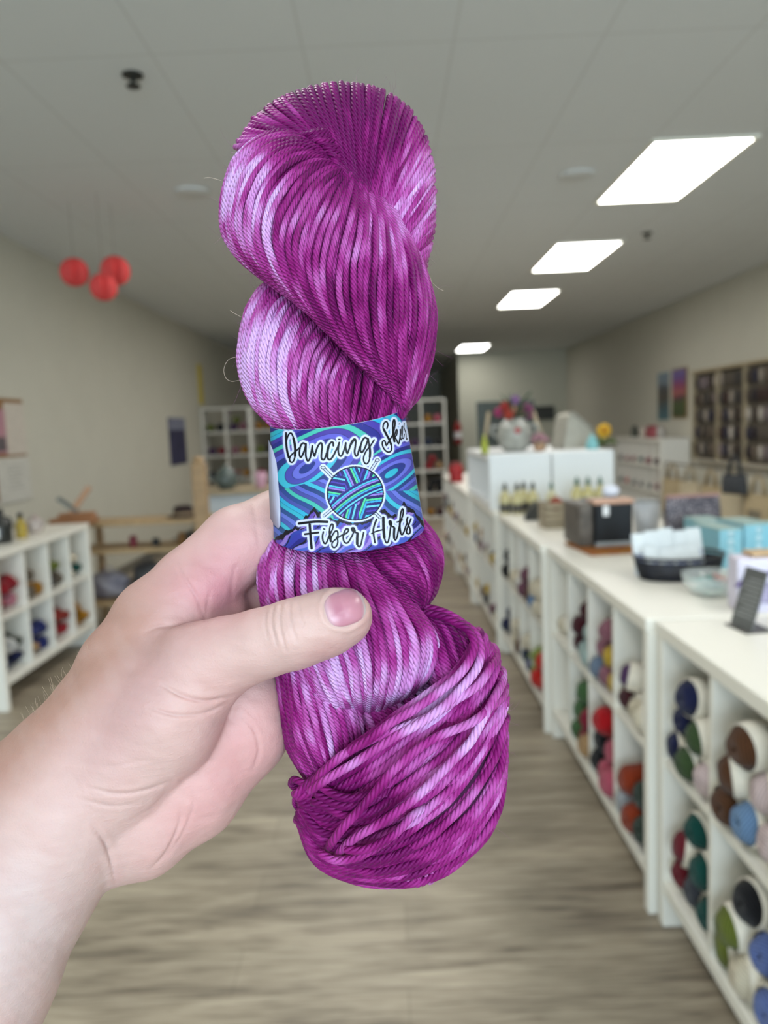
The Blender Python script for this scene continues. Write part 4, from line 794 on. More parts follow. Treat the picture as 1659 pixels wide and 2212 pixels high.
def bundle(S, keys, w0, hd, r=6.6, n=None, twist=0.0, bias=0.0, ts=None, jit=0.35, back=True, ext=1.0, layers=1):
    """a bundle of strands: keys go from one silhouette to the other; w0/hd lists along the length"""
    at = loft([[(*p,) for p in k] for k in keys], 26, ts); ns = 26; sN = np.linspace(0, 1, ns)
    W0 = np.interp(sN, np.linspace(0, 1, len(w0)), w0); HD = np.interp(sN, np.linspace(0, 1, len(hd)), hd)
    mid = ns//2; wd = np.linalg.norm(at(0)[mid]-at(1)[mid]); h = max(HD)
    per = math.pi*(3*(wd/2+h)-math.sqrt((3*wd/2+h)*(wd/2+3*h))); n = n or int(per/(2*r*0.90))
    for i in range(n):
        ph0 = 2*math.pi*(i+0.3*rng.normal()*0.5)/n
        if not back and not (-0.15 < ph0 < math.pi+0.15): continue
        P = np.zeros((ns, 3)); cut = ns
        for j in range(ns):
            ph = ph0+twist*(sN[j]-0.5); t = (1-math.cos(ph))/2; q = at(t)[j] if abs(twist) > 1e-6 else None
            if q is None:
                q = at(t)[j]
            P[j] = (q[0], q[1], W0[j]-HD[j]*math.sin(ph)+jit*r*0.0)
        P[:, 2] += rng.normal()*jit*r
        S.add(P, r*(1+0.06*rng.normal()), bias)
    if ext:                                      # an under-layer just inside, filling the gaps
        for i in range(n):
            ph0 = 2*math.pi*(i+0.5)/n; P = np.zeros((ns, 3))
            if ph0 > math.pi+0.3: continue
            for j in range(ns):
                ph = ph0+twist*(sN[j]-0.5); q = at(0.5+((1-math.cos(ph))/2-0.5)*0.955)[j]; P[j] = (q[0], q[1], W0[j]-HD[j]*math.sin(ph)*0.94+r*0.5)
            S.add(P, r*1.05, bias-0.12, k=7)
skein = thing('yarn_skein', 'twisted hand dyed magenta and lilac yarn skein held in the hand', 'yarn skein', tuple(P3([760, 1060, 0])))
ORI = np.array(skein.location)
def local(o): o.location = -Vector(ORI); return o
# soft dark core so that no light leaks through the bundles
def core(keys, w0, hd, shrink, name='core_filler'):
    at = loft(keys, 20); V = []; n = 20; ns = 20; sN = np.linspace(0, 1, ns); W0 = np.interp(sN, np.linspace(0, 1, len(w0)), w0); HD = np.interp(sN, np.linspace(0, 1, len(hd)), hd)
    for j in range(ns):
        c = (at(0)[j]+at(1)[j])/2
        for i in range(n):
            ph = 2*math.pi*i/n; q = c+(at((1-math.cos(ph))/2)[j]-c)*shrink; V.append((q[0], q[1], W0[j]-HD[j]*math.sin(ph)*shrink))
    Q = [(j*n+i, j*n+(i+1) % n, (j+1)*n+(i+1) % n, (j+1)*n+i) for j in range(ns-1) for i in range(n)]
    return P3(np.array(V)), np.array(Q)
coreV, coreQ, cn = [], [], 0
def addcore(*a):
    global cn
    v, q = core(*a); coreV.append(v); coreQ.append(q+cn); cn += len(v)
# --- lobe A: the big front turn
kA = [[(700, 318), (640, 285), (575, 290), (515, 335), (481, 420), (484, 500), (520, 560), (590, 615), (670, 675), (740, 745), (800, 805), (850, 850)],
      [(712, 335), (660, 318), (610, 335), (575, 390), (562, 455), (572, 520), (605, 580), (650, 640), (705, 705), (765, 770), (815, 820), (858, 862)],
      [(735, 360), (705, 365), (680, 395), (668, 440), (665, 500), (675, 560), (700, 620), (735, 680), (775, 740), (815, 795), (845, 835), (865, 872)],
      [(765, 375), (765, 400), (768, 435), (775, 480), (785, 535), (800, 590), (820, 650), (840, 705), (858, 760), (868, 805), (872, 842), (872, 880)],
      [(790, 385), (825, 420), (855, 460), (880, 505), (905, 555), (925, 610), (937, 665), (938, 720), (930, 770), (915, 815), (898, 850), (880, 885)]]
SA = Strands(); bundle(SA, kA, [10, -25, -40, -40, -35, -20, 5], [60, 105, 125, 125, 115, 95, 60], 6.3, twist=-0.9); addcore(kA, [10, -25, -40, -40, -35, -20, 5], [60, 105, 125, 125, 115, 95, 60], .86)
# --- lobe T: the looped top, fanning out of the crease and over the edge
ct = [(655, 290), (690, 312), (722, 345), (752, 372), (785, 392), (815, 430), (838, 468), (862, 515), (885, 560), (908, 590)]
et = [(508, 318), (545, 262), (600, 218), (668, 192), (745, 181), (822, 196), (880, 235), (918, 300), (934, 375), (936, 455), (928, 520), (914, 578)]
C_, E_ = resample(ct, 200), resample(et, 200); ST = Strands()
nT = 74
for lay, (nn, sh) in enumerate(((nT, 0.0), (40, 9.0))):
    for i in range(nn):
        t = (i+0.5+0.25*rng.normal())/nn; t = min(max(t, 0), 0.999); c = C_[int(t*199)]; e = E_[int(t*199)]; Rw = 78-10*abs(2*t-1); P = []
        sk = 0.10*(t-0.5)
        for a in np.linspace(-0.75, math.pi+0.4, 17):
            q = c+(e-c)*((math.sin(a)) if a > 0 else math.sin(a)*0.55); nrm = np.array([-(e-c)[1], (e-c)[0]])/np.linalg.norm(e-c)
            q = q+nrm*sk*60*math.sin(a)
            P.append((q[0], q[1], 28-(Rw-sh)*math.cos(a)*(1.0 if a > 0 else 1.25)))
        P = np.array(P); P[:, :2] -= sh*0.6*(e-c)/np.linalg.norm(e-c); P[:, 2] += rng.normal()*1.8
        ST.add(P, 6.4, -0.06)
SA_cap = None
# --- lobe B
kB = [[(610, 598), (565, 622), (533, 675), (518, 745), (523, 815), (548, 875), (598, 925), (630, 960), (650, 1000)],
      [(640, 618), (605, 655), (588, 710), (582, 765), (590, 820), (608, 872), (642, 925), (665, 960), (680, 1000)],
      [(690, 665), (668, 700), (655, 745), (652, 790), (658, 835), (668, 880), (692, 925), (710, 960), (720, 1000)],
      [(745, 725), (738, 752), (732, 785), (730, 815), (735, 850), (745, 885), (757, 925), (765, 960), (770, 1000)],
      [(790, 770), (818, 790), (840, 812), (853, 838), (860, 862), (858, 890), (845, 925), (828, 960), (815, 1000)]]
wB, hB = [50, 22, 0, -8, -2, 8, 14, 25, 35], [50, 80, 100, 110, 110, 104, 90, 60, 40]
SB = Strands(); bundle(SB, kB, wB, hB, 6.6, twist=-0.5); addcore(kB, wB, hB, .86)
# right strip beside lobe B, lobe A's tail turning down behind the band
kA2 = [[(850, 800), (860, 850), (855, 880), (840, 930), (830, 1000)], [(885, 780), (890, 830), (878, 870), (852, 930), (840, 1000)], [(925, 760), (924, 800), (905, 850), (866, 905), (850, 1000)]]
SA2 = Strands(); bundle(SA2, kA2, [0, 20, 35, 40], [70, 65, 40, 30], 6.5); addcore(kA2, [0, 20, 30, 35], [70, 70, 60, 50], .8)
# middle, hidden by the paper band
kC = [[(650, 900), (640, 1000), (635, 1100), (630, 1180)], [(750, 905), (750, 1000), (750, 1100), (750, 1190)], [(830, 890), (845, 1000), (865, 1100), (875, 1170)]]
addcore(kC, [15, 15], [70, 70], 0.9)
# --- lobe D, right below the band
kD = [[(775, 1130), (768, 1175), (785, 1215), (820, 1248), (862, 1280), (895, 1308)], [(810, 1125), (812, 1165), (830, 1205), (860, 1240), (885, 1275), (902, 1310)],
      [(860, 1120), (875, 1160), (890, 1195), (903, 1235), (910, 1275), (908, 1312)], [(900, 1110), (932, 1150), (951, 1195), (952, 1235), (938, 1280), (912, 1316)]]
wD, hD = [70, 28, 10, 15, 30], [10, 62, 90, 80, 50]
SD = Strands(); bundle(SD, kD, wD, hD, 6.6, twist=0.9, bias=-0.05); addcore(kD, wD, hD, .85)
# --- lobe E, front, under the thumb
kE = [[(620, 1120), (588, 1160), (564, 1220), (566, 1285), (585, 1345), (618, 1400), (645, 1450), (668, 1500), (710, 1535), (755, 1556)],
      [(640, 1125), (622, 1170), (612, 1225), (618, 1285), (642, 1345), (672, 1400), (698, 1450), (720, 1495), (745, 1530), (772, 1555)],
      [(690, 1130), (685, 1175), (690, 1225), (705, 1280), (730, 1335), (755, 1390), (775, 1440), (785, 1485), (790, 1520), (795, 1550)],
      [(730, 1135), (742, 1175), (762, 1220), (790, 1270), (820, 1325), (842, 1375), (855, 1425), (858, 1465), (850, 1505), (830, 1540)],
      [(765, 1120), (790, 1190), (828, 1240), (868, 1285), (905, 1325), (932, 1362), (943, 1400), (935, 1440), (912, 1475), (880, 1505)]]
wE, hE = [70, 34, -2, -20, -29, -30, -28, -10, 75], [10, 50, 92, 102, 106, 105, 98, 80, 25]
SE = Strands(); bundle(SE, kE, wE, hE, 7.2, twist=-0.35, bias=0.06); addcore(kE, wE, hE, .86)
# --- lobe F, left lower
kF = [[(598, 1400), (602, 1470), (608, 1540), (622, 1605), (648, 1660), (680, 1705)], [(630, 1410), (638, 1480), (648, 1545), (662, 1605), (682, 1655), (702, 1700)],
      [(680, 1430), (692, 1490), (704, 1550), (712, 1605), (718, 1655), (722, 1700)], [(740, 1450), (765, 1500), (782, 1555), (785, 1605), (770, 1655), (745, 1700)]]
wF, hF = [40, 25, 15, 15, 20], [80, 95, 100, 90, 60]
SF = Strands(); bundle(SF, kF, wF, hF, 6.8, twist=0.3, bias=-0.05); addcore(kF, wF, hF, .85)
# --- lobe G, upper right behind the wrap
kG = [[(885, 1330), (900, 1390), (925, 1450), (950, 1520), (975, 1600)], [(920, 1325), (945, 1380), (968, 1450), (990, 1520), (1010, 1600)], [(955, 1325), (998, 1350), (1024, 1410), (1045, 1500), (1060, 1600)]]
wG, hG = [35, 25, 15, 15], [40, 60, 75, 80]
SG = Strands(); bundle(SG, kG, wG, hG, 7.5, bias=-0.14); addcore(kG, wG, hG, .8)
# --- strands between the thumb turn and the wrap
kJ = [[(740, 1500), (770, 1560), (800, 1620), (830, 1690)], [(830, 1480), (870, 1550), (900, 1620), (920, 1690)], [(930, 1440), (975, 1520), (1000, 1600), (1010, 1690)]]
bundle(SG, kJ, [75, 50, 28, 20], [45, 62, 82, 95], 7.5, bias=-0.14); addcore(kJ, [75, 50, 28, 20], [45, 62, 82, 95], .85)
# --- lobe H, the wrapped lower knob of loose thick strands
kH = [[(640, 1712), (672, 1680), (740, 1625), (830, 1560), (920, 1500), (990, 1445), (1030, 1380)],
      [(648, 1722), (700, 1705), (780, 1655), (870, 1590), (960, 1520), (1030, 1450), (1052, 1405)],
      [(655, 1735), (705, 1745), (800, 1710), (900, 1635), (985, 1560), (1048, 1485), (1068, 1440)],
      [(655, 1745), (700, 1785), (795, 1770), (905, 1700), (1000, 1610), (1062, 1525), (1082, 1480)],
      [(652, 1755), (698, 1820), (790, 1830), (910, 1775), (1010, 1680), (1070, 1580), (1088, 1540)],
      [(648, 1765), (690, 1848), (790, 1880), (915, 1850), (1015, 1765), (1078, 1660), (1090, 1600)],
      [(644, 1772), (682, 1862), (780, 1908), (900, 1912), (1000, 1862), (1068, 1780), (1086, 1680)]]
atH = loft([resample(k, 30) for k in kH], 30); SH = Strands(); sH = np.linspace(0, 1, 30)
def wH(t, s, side):                              # cross-section: t=0 upper front edge, t=1 lower silhouette
    cap = np.clip(np.sin(np.pi*np.clip(0.10+0.83*s, 0, 1)), 0, 1)**0.6
    hh = 105*math.sqrt(max(0.0, 1-max(0, (t-0.25)/0.75)**2)); return 18+side*hh*cap*(1 if side < 0 else .8)
for lay in range(2):
    for i in range(26 if lay == 0 else 24):
        t = min(1, max(0, (i+0.5+0.3*rng.normal())/26)); t = 1-(1-t)**1.15; P = np.zeros((30, 3)); q = atH(t); P[:, :2] = q
        tl = rng.normal()*0.018
        q2 = atH(min(1, max(0, t+tl*3))); P[:, :2] = q*(1-sH[:, None])+q2*sH[:, None]
        P[:, 2] = wH(t, sH, -1)+lay*15+rng.normal()*(3 if lay == 0 else 1)
        e = P[-1]; d = (P[-1]-P[-3]); P = np.vstack([P, e+[d[0]*0.5-6, d[1]*0.5, 30], e+[-30, -5, 75]])
        s0 = P[0]; P = np.vstack([s0+[12, -4, 60], s0+[-2, 0, 25], P]); SH.add(P, 8.9 if lay == 0 else 8.2, -0.04, k=11)
for i in range(22):
    t = (i+0.5)/22; P = np.zeros((30, 3)); P[:, :2] = atH(t); P[:, 2] = wH(t, sH, 1)+rng.normal()*3; SH.add(P, 8.6, -0.1)
kHc = [kH[0], kH[3], kH[6]]; addcore(kHc, [20, 15, 10, 15, 20], [25, 70, 80, 75, 30], .88)
# loose strands that cross the front and loop over at the right
SX = Strands()
SX.add([(700, 1690, -62), (690, 1672, -70), (760, 1618, -108), (850, 1560, -125), (940, 1503, -112), (1000, 1450, -92), (1024, 1400, -75), (1012, 1362, -58), (975, 1338, -38), (925, 1326, -18), (880, 1330, 0)], 9.2, 0.08, k=11)
SX.add([(668, 1712, -55), (700, 1690, -80), (790, 1632, -118), (880, 1578, -130), (965, 1520, -112), (1016, 1465, -90), (1038, 1415, -70), (1028, 1372, -52), (995, 1342, -32), (950, 1322, -15), (900, 1312, 10)], 9.4, 0.12, k=11)
SX.add([(665, 1700, -50), (720, 1650, -92), (800, 1600, -112), (862, 1575, -118), (935, 1545, -112), (1020, 1490, -98), (1056, 1450, -72), (1072, 1420, -20), (1064, 1400, 40), (1035, 1405, 85)], 9.0, 0.02, k=11)
SX.add([(705, 1838, -50), (735, 1795, -112), (790, 1735, -128), (850, 1660, -130), (930, 1600, -122), (1010, 1565, -108), (1052, 1540, -92), (1080, 1512, -50), (1092, 1490, 10), (1075, 1485, 70)], 9.2, 0.08, k=11)
SX.add([(728, 1850, -60), (770, 1810, -112), (830, 1770, -128), (900, 1720, -128), (975, 1650, -110), (1030, 1580, -102), (1062, 1525, -84), (1082, 1480, -40), (1086, 1450, 15), (1066, 1445, 75)], 9.2, 0.14, k=11)
for (y, dx) in ((0, 0), (20, -8), (42, -14)):    # small returns at the left, under the crossing
    SX.add([(880, 1640+y, -40), (845, 1680+y, -82), (800, 1712+y, -104), (745, 1722+y, -98), (702, 1706+y*.8, -78), (692+dx, 1690+y, -62), (720, 1680+y, -50), (760, 1672+y, -30)], 9.0, -0.10, k=11)
SX.add([(690, 1700, -60), (655, 1690, -45), (634, 1682, -30), (628, 1694, -18), (645, 1702, -25), (680, 1705, -40)], 8.0, -0.15)
SX.add([(650, 1712, -30), (636, 1724, -22), (637, 1742, -15), (652, 1748, -20), (668, 1738, -28)], 5.0, -0.05)
SX.add([(690, 1840, -80), (730, 1858, -88), (790, 1846, -100), (840, 1810, -85)], 8.6, 0.05); SX.add([(745, 1838, -104), (790, 1836, -112), (850, 1800, -112), (905, 1755, -88), (960, 1710, -20)], 8.6, 0.10)
for i in range(9):                               # cut ends peeking out at the bottom
    x = 858+i*13; y = 1905-abs(i-3)*3-(i > 5)*10*(i-5); SX.add([(x, y-22, -10+i), (x-3, y-8, -14), (x+2, y+7, -8), (x+9, y+4, 2), (x+10, y-14, 12)], 5.5, 0.22, step=4)
for nm, S_ in (('top_loop', ST), ('front_turn', SA), ('middle_turn', SB), ('tail_strands', SA2), ('lower_right_turn', SD), ('thumb_turn', SE), ('lower_left_turn', SF), ('back_turn', SG), ('wrapped_knob', SH), ('loose_strands', SX)):
    local(S_.build(nm, skein))
local(np_mesh('core_filler', np.vstack(coreV), np.vstack(coreQ), mat('yarn_core', '35052f', 0.9, 0.1, 200), skein))  # dark solid filler added inside the bundles, no strands of its own
# halo of stray fibres
fz = []; fq = []; fn = 0; allV = np.vstack([np.vstack(S_.V) for S_ in (ST, SA, SB, SD, SE, SF, SH, SX)])
pick = rng.choice(len(allV), 9000, replace=False)
for i, pi_ in enumerate(pick):
    p = allV[pi_]; d = rng.normal(size=3); d /= np.linalg.norm(d); L_ = 0.0012+0.0042*rng.random()**2.5; b2 = rng.normal(size=3)*0.6
    pts = [p, p+d*L_*0.5, p+(d+b2*0.5)*L_*0.9, p+(d*0.8+b2)*L_*1.2]; wd_ = np.cross(d, ray(CX, CY)); wd_ = wd_/(np.linalg.norm(wd_)+1e-9)*0.000026; w3 = np.cross(wd_, d)
    for k, q in enumerate(pts):
        s_ = 1-0.2*k; fz += [q+wd_*s_, q-wd_*s_*0.5+w3*s_, q-wd_*s_*0.5-w3*s_]
    for k in range(3):
        for j in range(3): a_, b_ = fn+k*3+j, fn+k*3+(j+1) % 3; fq.append((a_, b_, b_+3, a_+3))
    fn += 12
fo = local(np_mesh('stray_fibres', np.array(fz), np.array(fq), mat('fibre', 'b0609f', 0.6, 0.1, 100), skein)); fo['kind'] = 'stuff'
for P in ([(518, 770, 20), (495, 776, 15), (484, 795, 10), (487, 815, 8), (500, 824, 10), (522, 820, 20)], [(920, 605, 20), (935, 612, 12), (946, 622, 8), (958, 628, 5)], [(440, 385, 30), (455, 384, 20), (478, 390, 20)], [(925, 592, 10), (932, 606, 5), (930, 618, 2)], [(497, 670, 20), (505, 676, 18), (520, 684, 20)]):
    local(MB().tube([tuple(q) for q in P3(resample(P, 20))], 0.00005, 5).build('stray_hair', mat('pale_hair', 'cdb9a8', 0.4, 0.02), skein))
# ---------------------------------------------------------------- printed paper band
def seg_d(X, Y, P):
    """distance and nothing else from points to polyline P"""
    D = np.full(X.shape, 1e9)
    for (x0, y0), (x1, y1) in zip(P[:-1], P[1:]):
        dx, dy = x1-x0, y1-y0; L2 = dx*dx+dy*dy+1e-12; t = np.clip(((X-x0)*dx+(Y-y0)*dy)/L2, 0, 1); D = np.minimum(D, np.hypot(X-x0-t*dx, Y-y0-t*dy))
    return D
def sm(P, n=None):
    P = np.array(P, float); return resample(P, n or max(6, len(P)*5))
c1 = lambda L_: [(570+x*0.12056, 870+y*0.12056) for x, y in L_]
c2 = lambda L_: [(740+x*0.12056, 870+y*0.12056) for x, y in L_]
c3 = lambda L_: [(570+x*0.12056, 1040+y*0.12056) for x, y in L_]
c4 = lambda L_: [(740+x*0.12056, 1040+y*0.12056) for x, y in L_]
# each stroke: (points, half width)
INK = [
 (c1([(397, 545), (395, 640), (403, 760), (420, 880), (445, 980)]), 1.75), (c1([(400, 700), (425, 610), (455, 555), (490, 545), (520, 600), (545, 700), (560, 820), (562, 920), (545, 1010), (515, 1062), (480, 1062), (460, 1020), (475, 960), (520, 910), (570, 870), (630, 815)]), 1.3),
 (c1([(530, 640), (552, 740), (562, 850), (558, 950)]), 2.0),
 (c1([(745, 740), (700, 725), (660, 770), (640, 860), (640, 940), (665, 975), (700, 920), (730, 840), (755, 740)]), 1.5), (c1([(755, 740), (752, 850), (752, 950), (775, 1030), (800, 1038), (830, 980), (850, 880), (868, 775)]), 1.5),
 (c1([(868, 775), (875, 860), (905, 955), (925, 900), (950, 820), (985, 750), (1025, 720), (1045, 780), (1035, 880), (1030, 980), (1055, 1022), (1085, 1010), (1105, 960), (1125, 900)]), 1.5),
 (c1([(1245, 770), (1240, 715), (1205, 710), (1165, 770), (1140, 870), (1135, 960), (1160, 1015), (1200, 1010), (1250, 940), (1290, 860), (1330, 780), (1350, 715)]), 1.55), (c1([(1160, 780), (1140, 870), (1135, 960)]), 2.1),
 (c1([(1350, 715), (1335, 800), (1335, 890), (1360, 950), (1390, 950), (1420, 890), (1450, 800), (1468, 720)]), 1.5), (c1([(1340, 655), (1365, 655)]), 1.2),
 (c1([(1468, 720), (1465, 800), (1492, 905), (1520, 850), (1555, 760), (1600, 690), (1630, 660)]), 1.5),
 (c2([(130, 780), (165, 700), (210, 650), (235, 680), (228, 780), (215, 880), (235, 950), (265, 940), (290, 860), (310, 790)]), 1.6),
 (c2([(455, 650), (400, 625), (355, 680), (325, 770), (320, 850), (345, 890), (385, 840), (425, 750), (460, 650)]), 1.55), (c2([(460, 650), (475, 740), (490, 850), (490, 960), (470, 1050), (430, 1095), (390, 1070), (375, 1000), (395, 920), (440, 840), (500, 770), (565, 665)]), 1.3), (c2([(480, 760), (493, 880), (488, 970)]), 1.9),
 (c2([(795, 460), (812, 400), (795, 345), (760, 345), (730, 400), (730, 470), (770, 550), (820, 640), (865, 740), (880, 820), (855, 875), (800, 880), (745, 830), (715, 760), (715, 700), (750, 680), (770, 720), (785, 765), (825, 700), (880, 610), (905, 560)]), 1.25), (c2([(740, 480), (780, 560), (830, 650), (870, 745)]), 1.8),
 (c2([(905, 560), (930, 450), (940, 360), (925, 300), (905, 350), (900, 450), (908, 560), (930, 690)]), 1.35), (c2([(925, 620), (945, 540), (965, 480), (978, 500), (970, 570), (940, 620), (965, 660), (1000, 735), (1020, 680), (1035, 560), (1035, 480)]), 1.15), (c2([(910, 450), (910, 560), (930, 690)]), 1.9),
 (c2([(1030, 480), (1035, 600), (1052, 670), (1068, 610), (1075, 500), (1075, 420), (1060, 440), (1060, 560), (1075, 640), (1095, 630), (1108, 560)]), 1.1), (c2([(1012, 385), (1016, 380)]), 1.1), (c2([(1105, 370), (1100, 440), (1120, 500), (1135, 560), (1140, 630), (1150, 660), (1160, 640)]), 1.0),
 (c3([(630, 755), (780, 735), (950, 720), (1135, 725)]), 2.0), (c3([(820, 770), (830, 900), (840, 1040), (855, 1195)]), 2.0), (c3([(735, 945), (850, 930), (975, 915)]), 1.6),
 (c3([(1065, 905), (1050, 990), (1065, 1080), (1100, 1115), (1135, 1070), (1165, 980)]), 1.4), (c3([(1070, 850), (1090, 855)]), 1.1),
 (c3([(1165, 980), (1200, 920), (1235, 840), (1240, 780), (1215, 765), (1185, 820), (1175, 920), (1190, 1040), (1230, 960), (1280, 890), (1320, 900), (1325, 980), (1300, 1010), (1325, 1060), (1310, 1140), (1265, 1185), (1225, 1160), (1225, 1100), (1270, 1050), (1340, 1000), (1400, 960)]), 1.3), (c3([(1178, 900), (1185, 990), (1200, 1070)]), 1.9),
 (c3([(1400, 965), (1460, 940), (1505, 900), (1515, 860), (1475, 850), (1435, 920), (1420, 1010), (1445, 1090), (1500, 1100), (1550, 1030), (1600, 930), (1605, 860)]), 1.4), (c3([(1600, 870), (1590, 850), (1612, 880)]), 3.0),
 (c4([(190, 870), (225, 910), (265, 930), (262, 1030), (260, 1110), (290, 1170), (325, 1140), (350, 1040), (378, 915)]), 1.4), (c4([(268, 935), (262, 1030), (262, 1120)]), 2.2), (c4([(190, 850), (205, 885)]), 3.0),
 (c4([(608, 680), (570, 780), (550, 880), (560, 980), (580, 1095)]), 1.5), (c4([(520, 935), (600, 895), (715, 865)]), 1.2), (c4([(730, 650), (732, 760), (735, 870), (748, 1000), (780, 1095), (815, 1080), (840, 980), (855, 860), (865, 790)]), 1.35), (c4([(730, 650), (732, 760), (735, 870), (748, 1000)]), 2.2),
 (c4([(855, 730), (880, 800), (930, 830), (925, 930), (920, 1000), (945, 1050), (975, 1000), (995, 900), (1010, 830)]), 1.3), (c4([(853, 728), (860, 760)]), 3.0), (c4([(928, 840), (922, 940), (925, 1010)]), 1.9),
 (c4([(1010, 830), (1040, 720), (1080, 600), (1088, 510), (1070, 495), (1045, 560), (1028, 680), (1022, 800), (1030, 900), (1065, 955), (1100, 900), (1130, 810), (1160, 730)]), 1.3), (c4([(975, 728), (1020, 715), (1072, 690)]), 1.2), (c4([(1030, 700), (1024, 820), (1040, 920)]), 1.7),
 (c4([(1168, 640), (1150, 690), (1165, 760), (1205, 840), (1210, 910), (1185, 940), (1150, 925), (1148, 870), (1180, 790), (1225, 670)]), 1.35)]
INK = [(sm(p), w_*1.4*(1.0 if p[0][0] < 862 or p[0][1] > 1040 else 0.72)) for p, w_ in INK]
def artwork(X, Y):
    """the printed picture, as colours over (u, v) of the front of the band"""
    n = X.shape; C = np.zeros(n+(3,))
    pal = np.array([lin(c) for c in ('35b5cf', '2b2a86', '6f6cd8', '5040b0', '40bcd6', '24247a', '5f5ccc', '4a37a0', '48bfae', '2a2c8c', '4a3ca8', '2fb0dc')])
    wx = X+5*np.sin(Y/31)+3*np.sin((X+Y)/19); wy = Y+4*np.sin(X/27)
    def ell(cx, cy, a, b, th):
        dx, dy = wx-cx, wy-cy; c_, s_ = math.cos(th), math.sin(th); return np.hypot((dx*c_+dy*s_)/a, (-dx*s_+dy*c_)/b)
    e1 = ell(848, 1022, 30, 13, -0.5); e2 = ell(668, 1008, 34, 17, -0.45); far = np.hypot((wx-640)/60, (wy-1230)/60)*1.5+2
    f1 = e1*1.0; f2 = e2*1.0
    f = np.where(f1 < f2, f1, f2+0.5); 
    fl = (wy-1085)*0.045+(wx-590)*(-0.034)+6                      # diagonal flow at lower left
    f = np.where((Y > 1062-(X-590)*0.25) & (X < 720), fl+20, f)
    fr = np.hypot((wx-1010)/60, (wy-930)/60)*3.2
    f = np.where((Y > 1060) & (X > 790), fr+3, f)
    k = f*1.9; idx = np.floor(k).astype(int); fr_ = k-idx; C = pal[idx % len(pal)]
    ln = np.exp(-(np.minimum(fr_, 1-fr_)/0.06)**2)[..., None]; C = C*(1-0.75*ln)+np.array(lin('1a1f5c'))*0.75*ln
    g = np.clip((Y-960)/200, 0, 1)[..., None]; C = C*(1-0.15*g)+np.array(lin('6ad0cc'))*0.15*g
    gl = np.clip(1-(X-585)/90, 0, 1)[..., None]*np.clip(1-(Y-900)/120, 0, 1)[..., None]; C = C*(1-0.5*gl)+C*np.array([0.6, 1.1, 0.75])*0.5*gl
    # mountains
    rx = np.array([585, 600, 610, 622, 640, 655, 678, 692, 705, 722, 742, 760, 790, 806, 822, 836, 850, 858, 872, 884, 900, 912, 930])
    ry = np.array([1172, 1160, 1152, 1146, 1138, 1122, 1098, 1108, 1118, 1124, 1122, 1130, 1124, 1112, 1098, 1106, 1116, 1110, 1086, 1096, 1110, 1126, 1140])
    ridge = np.interp(X, rx, ry)+2*np.sin(X/3.1)+1.2*np.sin(X/1.7); dep = Y-ridge
    mp_ = np.array([lin(c) for c in ('3b3fa8', '2a2a80', '8f86dc', '4a63c4', '6a4cb4', '9d7fd2', '3647a8')])
    kk = ((X*0.8+Y*1.15)+5*np.sin(X/9)+4*np.sin(Y/7))/11; M_ = mp_[np.floor(kk).astype(int) % 7]
    C = np.where((dep > 0)[..., None], M_, C); edge = 9+3*np.sin(X/6.0)
    C = np.where(((dep > -1) & (dep < edge))[..., None], np.array(lin('17171f')), C)
    sec = ((np.sin(kk*2.1+X/23) > 0.93) & (dep > 14)); C = np.where(sec[..., None], np.array(lin('17171f')), C)
    # glow and yarn ball
    bc = (767.5, 1066.0); th = -0.15; dx, dy = X-bc[0], Y-bc[1]; rb = np.hypot(dx/60.5, dy/57.5)
    ndl = [((698, 1010), (728, 1040)), ((815, 994), (797, 1022)), ((700, 1114), (724, 1094)), ((821, 1118), (806, 1104))]
    DG = np.minimum((rb-1)*58, 1e9)
    for a_, b_ in ndl: DG = np.minimum(DG, seg_d(X, Y, [a_, b_])-3.0)
    DI = np.full(n, 1e9)
    for p, w_ in INK: DI = np.minimum(DI, seg_d(X, Y, p)-w_)
    glow = np.clip(1-np.maximum(np.minimum(DG, DI)-1.8, 0)/5.5, 0, 1)[..., None]; wc = np.array(lin('dfe6ff')); hl = (np.minimum(DG-0.5, DI) < 4.2)
    C = C*(1-0.75*glow)+np.array(lin('a9a4f0'))*0.75*glow; C = np.where(hl[..., None], wc, C)
    # needles
    for i, (a_, b_) in enumerate(ndl):
        d = seg_d(X, Y, [a_, b_]); C = np.where((d < 3.4)[..., None], np.array(lin('15152a')), C); C = np.where((d < 1.9)[..., None], np.array(lin('cfd6f4')), C)
        if i < 2:
            hd_ = np.hypot((X-a_[0])/5.5, (Y-a_[1])/3.6); C = np.where((hd_ < 1)[..., None], np.array(lin('15152a')), C); C = np.where((hd_ < 0.66)[..., None], np.array(lin('d9def6')), C)
    # ball stripes
    yp = np.array([lin(c) for c in ('231f78', '4cc4ee', '9b7fe0', '1f1a66', '52d89a', '3aaee8', '241f74', '6ad0f6', '231f78', '4a3ab0')])
    def stripes(ang, per, off=0.0, curve=0.0):
        s_ = (dx*math.cos(ang)+dy*math.sin(ang)+curve*(dx*math.sin(ang)-dy*math.cos(ang))**2/60)/per+off; i = np.floor(s_).astype(int); fr2 = s_-i; c_ = yp[i % 10].copy(); c_[(fr2 < 0.2)] = np.array(lin('1b1a5a')); return c_
    ball = stripes(0.35, 5.2); ball = np.where(((dy < -dx*0.2-4) & (dx < 10))[..., None], stripes(-0.42, 5.2, 2), ball)
    ball = np.where(((dx < -22) & (dy < 22) & (dy > -38))[..., None], stripes(1.75, 4.6, 3), ball); ball = np.where(((dx > 24) & (dy > -12))[..., None], stripes(1.45, 4.8, 1), ball)
    ball = np.where(((dx < -2) & (dy > 20+dx*0.3))[..., None], stripes(0.05+0.5, 4.8, 5), ball); ball = np.where(((dx > -30) & (dx < 8) & (dy > 24))[..., None], stripes(0.25, 4.6, 6), ball)
